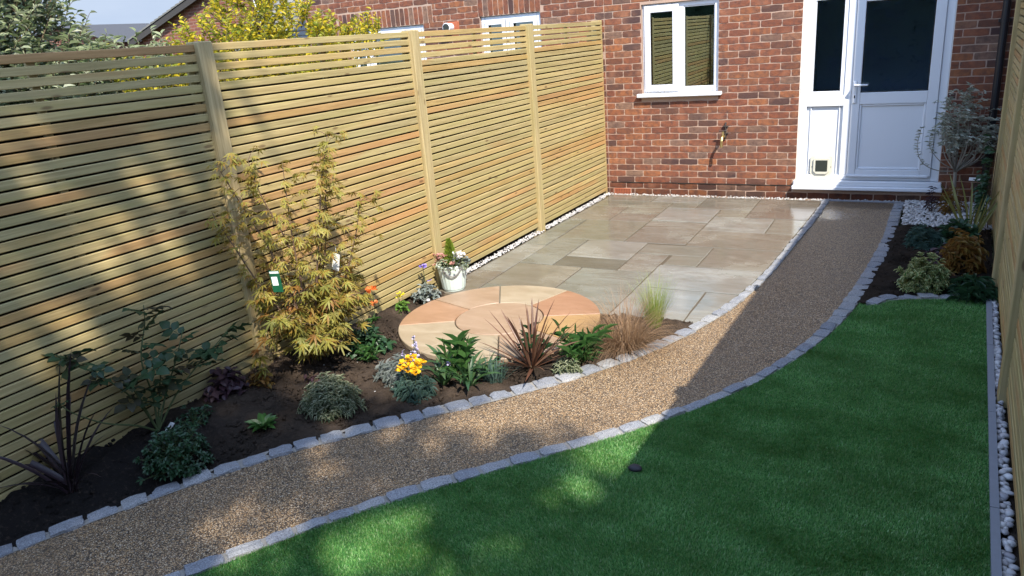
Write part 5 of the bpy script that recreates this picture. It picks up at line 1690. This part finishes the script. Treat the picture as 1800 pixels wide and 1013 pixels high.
# olive standard
ol = thing('olive_tree', 'small standard olive tree with silver grey leaves beside the white door', 'tree', (3.765, -.25, 0))
m = MB(); s = MB()
s.tube([(0, 0, -.02), (.005, .01, .2), (-.002, .0, .36)], [.019, .016, .017], 10)
OC = Vector((0.0, -.03, .80))
for i in range(26):
    a = random.uniform(0, 6.28); el = random.uniform(-.45, 1.5)
    r = random.uniform(.45, 1.0)
    e = OC + Vector((.35 * r * math.cos(el) * math.cos(a), .26 * r * math.cos(el) * math.sin(a), .40 * r * math.sin(el)))
    p0 = Vector((0, 0, .36))
    c = catmull([p0, p0.lerp(e, .4) + Vector((math.cos(a) * .07, math.sin(a) * .05, -.03)), p0.lerp(e, .75) + Vector((math.cos(a) * .03, 0, .0)), e], 5)
    s.tube([tuple(p) for p in c], [.0065 - .0052 * k / len(c) for k in range(len(c))], 5, cap=False)
    for tw in range(7):
        b0 = Vector(c[random.randint(len(c) // 2, len(c) - 1)])
        d = (rdir(.15) + (b0 - OC) * 1.2).normalized()
        ln = random.uniform(.07, .16)
        q = [b0, b0 + d * ln * .5, b0 + d * ln + Vector((0, 0, -.02))]
        s.tube(q, [.0022, .0016, .001], 4, cap=False)
        for k in range(9):
            t_ = (k + 1) / 9
            pp = q[0].lerp(q[1], t_ * 2) if t_ < .5 else q[1].lerp(q[2], t_ * 2 - 1)
            leaf_into(m, 'lance', pp, d * .55 + rdir(.1) * .9, random.uniform(.038, .058), .22, random.uniform(-1, 1))
for pts_ in ([(0, 0, .37), (-.16, -.03, .38), (-.30, -.05, .46), (-.36, -.05, .62), (-.34, -.04, .80)], [(0, 0, .38), (-.13, -.04, .46), (-.24, -.05, .60), (-.26, -.05, .72)], [(0, 0, .37), (.17, .02, .46), (.30, .0, .64), (.38, -.02, .84)]):
    c = catmull(pts_, 6)
    s.tube([tuple(p) for p in c], [.006 - .0045 * k / len(c) for k in range(len(c))], 5, cap=False)
    for k in range(10, len(c)):
        for q in range(3):
            leaf_into(m, 'lance', Vector(c[k]), rdir(.4), random.uniform(.035, .055), .22, random.uniform(-1, 1))
m.build('crown', M['olive'], ol); s.build('trunk', M['olive_bark'], ol)
# ivy and honeysuckle on the right fence end
iv = thing('climbing_ivy', 'green climber on the far end of the right fence', 'climber', (4.03, -.98, 0))
m = MB(); s = MB()
for i in range(7):
    y0 = random.uniform(-.5, .2)
    st = [(-.02, y0, 0), (-.03, y0 + random.uniform(-.1, .1), .25), (-.02, y0 + random.uniform(-.15, .15), random.uniform(.4, .85))]
    c = catmull(st, 6)
    s.tube([tuple(p) for p in c], .003, 4, cap=False)
    for p in c[3:]:
        for q in range(4):
            leaf_into(m, 'oval', Vector(p) + Vector((random.uniform(-.07, .0), random.uniform(-.08, .08), random.uniform(-.03, .03))), (-.8, random.uniform(-.8, .4), random.uniform(-.5, .5)), random.uniform(.035, .055), .75, random.uniform(-.7, .7))
m.build('foliage', M['dark_green'], iv); s.build('stems', M['stem_brown'], iv)
wl2 = thing('plant_label', 'white plant label on the climber stem right of the olive tree', 'plant label', (3.93, -.45, .33))
m = MB(); m.bbox(-.055, .055, -.001, .001, -.016, .016, .0008)
o = m.build('label_card', M['white_card'], wl2); o.rotation_euler = (0, .06, .1)
m = MB(); m.box(-.02, .015, -.002, -.0012, -.004, .004)
m.build('print', M['black_plastic'], o)
m = MB(); m.tube([(.05, 0, -.012), (.07, .0, -.33)], .003, 5)
m.build('stake', M['white_card'], wl2)

# ------------------------------------------------------------------ beyond the fence
def scatter_shrub(name, label, loc, parts, n, kind, L, w, mat_, stems, cat='shrub', droop=.0, stem_mat='stem_brown'):
    """parts: list of (centre, radii) lobes in local space; leaves clump along the twigs of each lobe"""
    t = thing(name, label, cat, loc)
    m = MB(); s = MB()
    tot = sum(r[0] * r[1] * r[2] for c, r in parts)
    for c, r in parts:
        c = Vector(c)
        k_tw = max(3, int(n / 14 * r[0] * r[1] * r[2] / tot))
        for _ in range(k_tw):
            d = rdir(random.uniform(-.6, 1.0)); q = random.random() ** .4
            p = c + Vector((d.x * r[0] * q, d.y * r[1] * q, d.z * r[2] * q))
            tw = (d * .6 + Vector((0, 0, .8 - droop)) + rdir() * .4).normalized()
            ln = L * random.uniform(1.6, 3.2)
            s.tube([p - tw * ln * .5, p + tw * ln], [.004, .0015], 3, cap=False)
            for k in range(14):
                pp_ = p + tw * ln * (k / 13 * 1.4 - .4)
                leaf_into(m, kind, pp_, tw * .5 + rdir(.1 - droop * .3) * .9, L * random.uniform(.6, 1.15), w, random.uniform(-1, 1))
    for st in stems:
        c = catmull(st, 4)
        s.tube([tuple(p) for p in c], [.03 - .022 * i / len(c) for i in range(len(c))], 6)
    m.build('crown', M[mat_], t); s.build('branches', M[stem_mat], t)
    return t
gold = scatter_shrub('forsythia', 'golden yellow and green shrub behind the slat fence beside the brick house', (-1.5, -4.0, 0),
    [((.05, -.35, 1.75), (.4, .6, .6)), ((.0, .35, 1.75), (.4, .7, .6)), ((.0, -.15, 2.15), (.3, .38, .30)), ((-.05, .0, 2.42), (.25, .35, .25)), ((.1, .95, 2.0), (.3, .45, .28)), ((-.2, -1.0, 1.7), (.4, .5, .45)), ((0, .4, 2.25), (.22, .3, .2))],
    15000, 'oval', .05, .42, 'forsythia', [[(0, 0, 0), (0, .1, .8), (.05, -.2, 1.5), (0, -.4, 2.2)], [(0, 0, 0), (0, .3, .8), (0, .6, 1.5), (.05, .9, 2.1)], [(0, 0, 0), (-.05, -.4, .9), (-.1, -.9, 1.7)], [(0, 0, 0), (0, .05, 1.2), (0, -.05, 2.5)]])
wil = scatter_shrub('buddleja', 'big grey green shrub with narrow leaves over the near end of the fence', (-2.0, -5.2, 0),
    [((.0, -1.15, 1.95), (.5, .6, .55)), ((.0, -.45, 1.85), (.45, .45, .42)), ((-.1, -1.15, 2.5), (.5, .55, .45)), ((.0, -.55, 2.35), (.35, .34, .30)), ((.05, .14, 1.75), (.3, .5, .38)), ((-.1, -.75, 2.7), (.4, .38, .2)), ((.1, .6, 1.62), (.3, .35, .22)),
     ((.1, .0, 2.02), (.06, .12, .10)), ((.1, .28, 2.0), (.05, .10, .08))],
    33000, 'lance', .072, .18, 'willow', [[(0, 0, 0), (0, -.2, .9), (.0, -.8, 1.8), (0, -1.2, 2.6)], [(0, 0, 0), (0, .1, .9), (0, .2, 1.6), (.1, .3, 1.9)], [(0, 0, 0), (.1, -.1, 1.2), (.0, -.4, 2.2), (0, -.8, 2.7)]])
# gable ended house beyond
gb = thing('brick_house', 'distant brick gable house with dark sloping verge behind the shrubs', 'house', (-11.6, 5.0, 0))
m = MB()
gx0, gx1, apex = -3.3, 3.9, 3.82
m.add([(gx0, 0, -.08), (gx1, 0, -.08), (gx1, 0, 2.60), (0.2, 0, apex), (gx0, 0, 2.72), (gx0, 9, -.08), (gx1, 9, -.08), (gx1, 9, 2.60), (.2, 9, apex), (gx0, 9, 2.72)],
      [(0, 1, 2, 3, 4), (5, 9, 8, 7, 6), (0, 4, 9, 5), (1, 6, 7, 2)])
m.build('wall', M['far_brick'], gb)
m = MB()
for sx, ze, xe in ((-1, 2.62, gx0 - .35), (1, 2.48, gx1 + .35)):
    d = []
    n_ = 22
    for i in range(n_):
        a, b = i / n_, (i + 1) / n_
        xa, xb = xe + (.2 - xe) * a, xe + (.2 - xe) * b
        za, zb = ze + (apex + .06 - ze) * a, ze + (apex + .06 - ze) * b
        m.add([(xa, -.18, za + .05), (xb, -.18, zb + .03), (xb, 9.2, zb + .03), (xa, 9.2, za + .05), (xa, -.18, za), (xb, -.18, zb), (xa, 9.2, za)], [(0, 1, 2, 3), (0, 4, 5, 1), (0, 3, 6, 4)])
m.build('roof', M['tiles'], gb)
m = MB()
for ze, xe in ((2.62, gx0 - .35), (2.48, gx1 + .35)):
    m.add([(xe, -.16, ze - .01), (.2, -.16, apex + .05), (.2, -.16, apex - .10), (xe, -.16, ze - .16), (xe, -.13, ze - .01), (.2, -.13, apex + .05), (.2, -.13, apex - .10), (xe, -.13, ze - .16)],
          [(0, 1, 2, 3), (4, 7, 6, 5), (3, 2, 6, 7), (0, 4, 5, 1)])
m.build('verge_board', M['fascia'], gb)
# tiled outhouse roof beside next door's corner
oh = thing('outhouse', 'grey tiled outhouse roof showing between golden shrub and brick house', 'outhouse', (-6.35, 1.3, 0))
m = MB()
m.box(-1.4, 1.35, 0, 3.0, -.08, 2.0)
m.build('wall', M['far_brick'], oh)
m = MB()
for i in range(16):
    y0_, y1_ = -.12 + i * .115, -.12 + (i + 1) * .115
    z0_, z1_ = 2.0 + i * .085, 2.0 + (i + 1) * .085
    for k in range(14):
        x0_ = -1.5 + k * .212 + (.1 if i % 2 else 0); x1_ = x0_ + .208
        dz = random.uniform(-.004, .004)
        m.add([(x0_, y0_, z0_ + .028 + dz), (x1_, y0_, z0_ + .028 + dz), (x1_, y1_ + .02, z1_ + .012 + dz), (x0_, y1_ + .02, z1_ + .012 + dz), (x0_, y0_, z0_ + .01), (x1_, y0_, z0_ + .01)], [(0, 1, 2, 3), (4, 5, 1, 0)])
tag(m.build('roof_tiles', M['tiles'], oh), kind='stuff')
m = MB(); m.box(-1.5, 1.42, -.1, 1.75, 1.985, 1.999)
m.build('roof_deck', M['fascia'], oh)
pole = MB(); pole.tube([(-5.05, .95, -.05), (-6.42, .95, 2.57), (-6.75, .95, 3.2)], .020, 10)
tag(pole.build('pole', M['white_upvc']), 'thin white leaning pole behind the golden shrub', 'pole')
# another roof glimpsed through the grey shrub
fh = thing('brick_house', 'far brick house barely glimpsed through the grey green shrub', 'house', (-20.6, 6.5, 0))
m = MB()
m.add([(-2.6, 0, -.08), (2.6, 0, -.08), (2.6, 0, 2.7), (.0, 0, 3.3), (-2.6, 0, 2.7), (-2.6, 3, -.08), (2.6, 3, -.08), (2.6, 3, 2.7), (0, 3, 3.3), (-2.6, 3, 2.7)], [(0, 1, 2, 3, 4), (0, 4, 9, 5), (1, 6, 7, 2), (5, 9, 8, 7, 6)])
m.build('wall', M['far_brick'], fh)
m = MB()
m.add([(-2.8, -.2, 2.7), (0, -.2, 3.37), (0, 3.2, 3.37), (-2.8, 3.2, 2.7), (2.8, -.2, 2.7), (2.8, 3.2, 2.7)], [(0, 1, 2, 3), (1, 4, 5, 2)])
m.build('roof', M['fascia'], fh)

# the tree that throws the dappled shade
random.seed(5)
TX, TY = 9.2, -13.2
# the crown, drawn through where it shades the garden: a dense canopy with gaps that let patches of sun through
GAPS = [(0.73, -6.93, 0.09), (1.07, -6.91, 0.08), (0.71, -7.07, 0.08), (0.92, -6.83, 0.1), (1.05, -7.12, 0.09), (0.43, -6.9, 0.07), (0.96, -6.44, 0.11), (0.73, -6.38, 0.09), (1.21, -6.53, 0.1), (1.3, -6.13, 0.1), (1.02, -6.05, 0.1), (1.3, -5.85, 0.12), (1.48, -5.72, 0.14), (1.54, -5.96, 0.1), (1.7, -5.74, 0.12), (2.25, -5.69, 0.15), (2.15, -5.9, 0.16), (2.27, -5.91, 0.12), (2.18, -6.19, 0.13), (2.01, -6.67, 0.1), (1.52, -6.73, 0.14), (1.55, -6.88, 0.13), (1.7, -6.87, 0.12), (1.35, -7.0, 0.1), (1.51, -7.01, 0.1), (1.61, -6.65, 0.1), (2.31, -5.55, 0.1), (0.29, -6.29, 0.09), (0.68, -6.11, 0.11), (0.05, -6.27, 0.07), (0.56, -5.71, 0.12), (0.81, -5.7, 0.1), (0.2, -5.92, 0.08), (1.07, -5.54, 0.1), (2.04, -6.32, 0.08), (1.9, -6.87, 0.1), (-1.08, -5.47, 0.11), (-0.91, -6.0, 0.12), (-1.08, -5.85, 0.08), (-0.86, -5.59, 0.12), (-0.76, -6.39, 0.1), (-1.17, -5.94, 0.08), (-1.0, -5.76, 0.09), (-1.24, -5.19, 0.08), (-0.74, -5.65, 0.1), (-0.74, -6.04, 0.1), (-0.95, -6.3, 0.09), (-1.31, -5.84, 0.08), (-1.1, -5.22, 0.08), (-0.63, -6.68, 0.09), (-0.65, -6.39, 0.08)]
crown_area = [(-3.0, -5.3), (-2.3, -4.7), (-1.45, -4.55), (-.8, -5.35), (-.2, -5.95), (.5, -5.95), (1.2, -5.85), (1.75, -5.75), (2.6, -5.9), (2.9, -6.6), (2.9, -9.3), (-3.2, -9.3)]
gaps_arr = np.array(GAPS)
kx, ky = SUN_DIR.x / SUN_DIR.z, SUN_DIR.y / SUN_DIR.z
tree = thing('shade_tree', 'tall leafy tree beyond the garden, shading the near lawn and bed', 'tree', (TX, TY, 0))
m = MB(); s = MB()
nclump = 0
while nclump < 1250:
    x, y = random.uniform(-3.2, 2.9), random.uniform(-9.3, -4.5)
    if not in_poly(np.array([x]), np.array([y]), crown_area)[0]:
        continue
    nclump += 1
    z = 9.6 + (2.6 - x) * .3 + random.gauss(0, .75)
    for _ in range(22):
        xs, ys = x + random.gauss(0, .13), y + random.gauss(0, .13)
        d = np.hypot(gaps_arr[:, 0] - xs, gaps_arr[:, 1] - ys) - gaps_arr[:, 2] * random.uniform(.9, 1.25)
        if d.min() < 0:
            continue
        zz = z + random.gauss(0, .12)
        leaf_into(m, 'oval', (xs + zz * kx - TX, ys + zz * ky - TY, zz), rdir(0), random.uniform(.09, .15), .6, random.uniform(-1, 1))
    if nclump % 22 == 0:
        c = Vector((x + z * kx - TX, y + z * ky - TY, z))
        p0 = Vector((c.x * .3, c.y * .3, 4.6))
        cc = catmull([Vector((0, 0, -.1)), Vector((0, 0, 2.4)), p0, p0.lerp(c, .5) + Vector((0, 0, .2)), c], 4)
        s.tube([tuple(p) for p in cc], [.15 * (1 - i / len(cc)) ** 1.5 + .008 for i in range(len(cc))], 6)
m.build('crown', M['tree'], tree); s.build('trunk', M['bark'], tree)

hd = thing('added_hedge', 'tall dark leafy screen added behind the viewer for the door glass to reflect', 'added_hedge', (2.0, -12.6, 0))  # unseen, added so the door glass has something dark to reflect
m = MB()
for _ in range(7000):
    p = (random.uniform(-7, 8), random.uniform(-.5, .5), random.uniform(0, 2.9))
    leaf_into(m, 'oval', p, rdir(0), random.uniform(.10, .2), .7, random.uniform(-1, 1))
m.build('foliage', M['added_hedge'], hd)
m = MB(); m.bbox(-7, 8, -.35, .35, 0, 2.7, .1)
m.build('core', M['added_hedge'], hd)
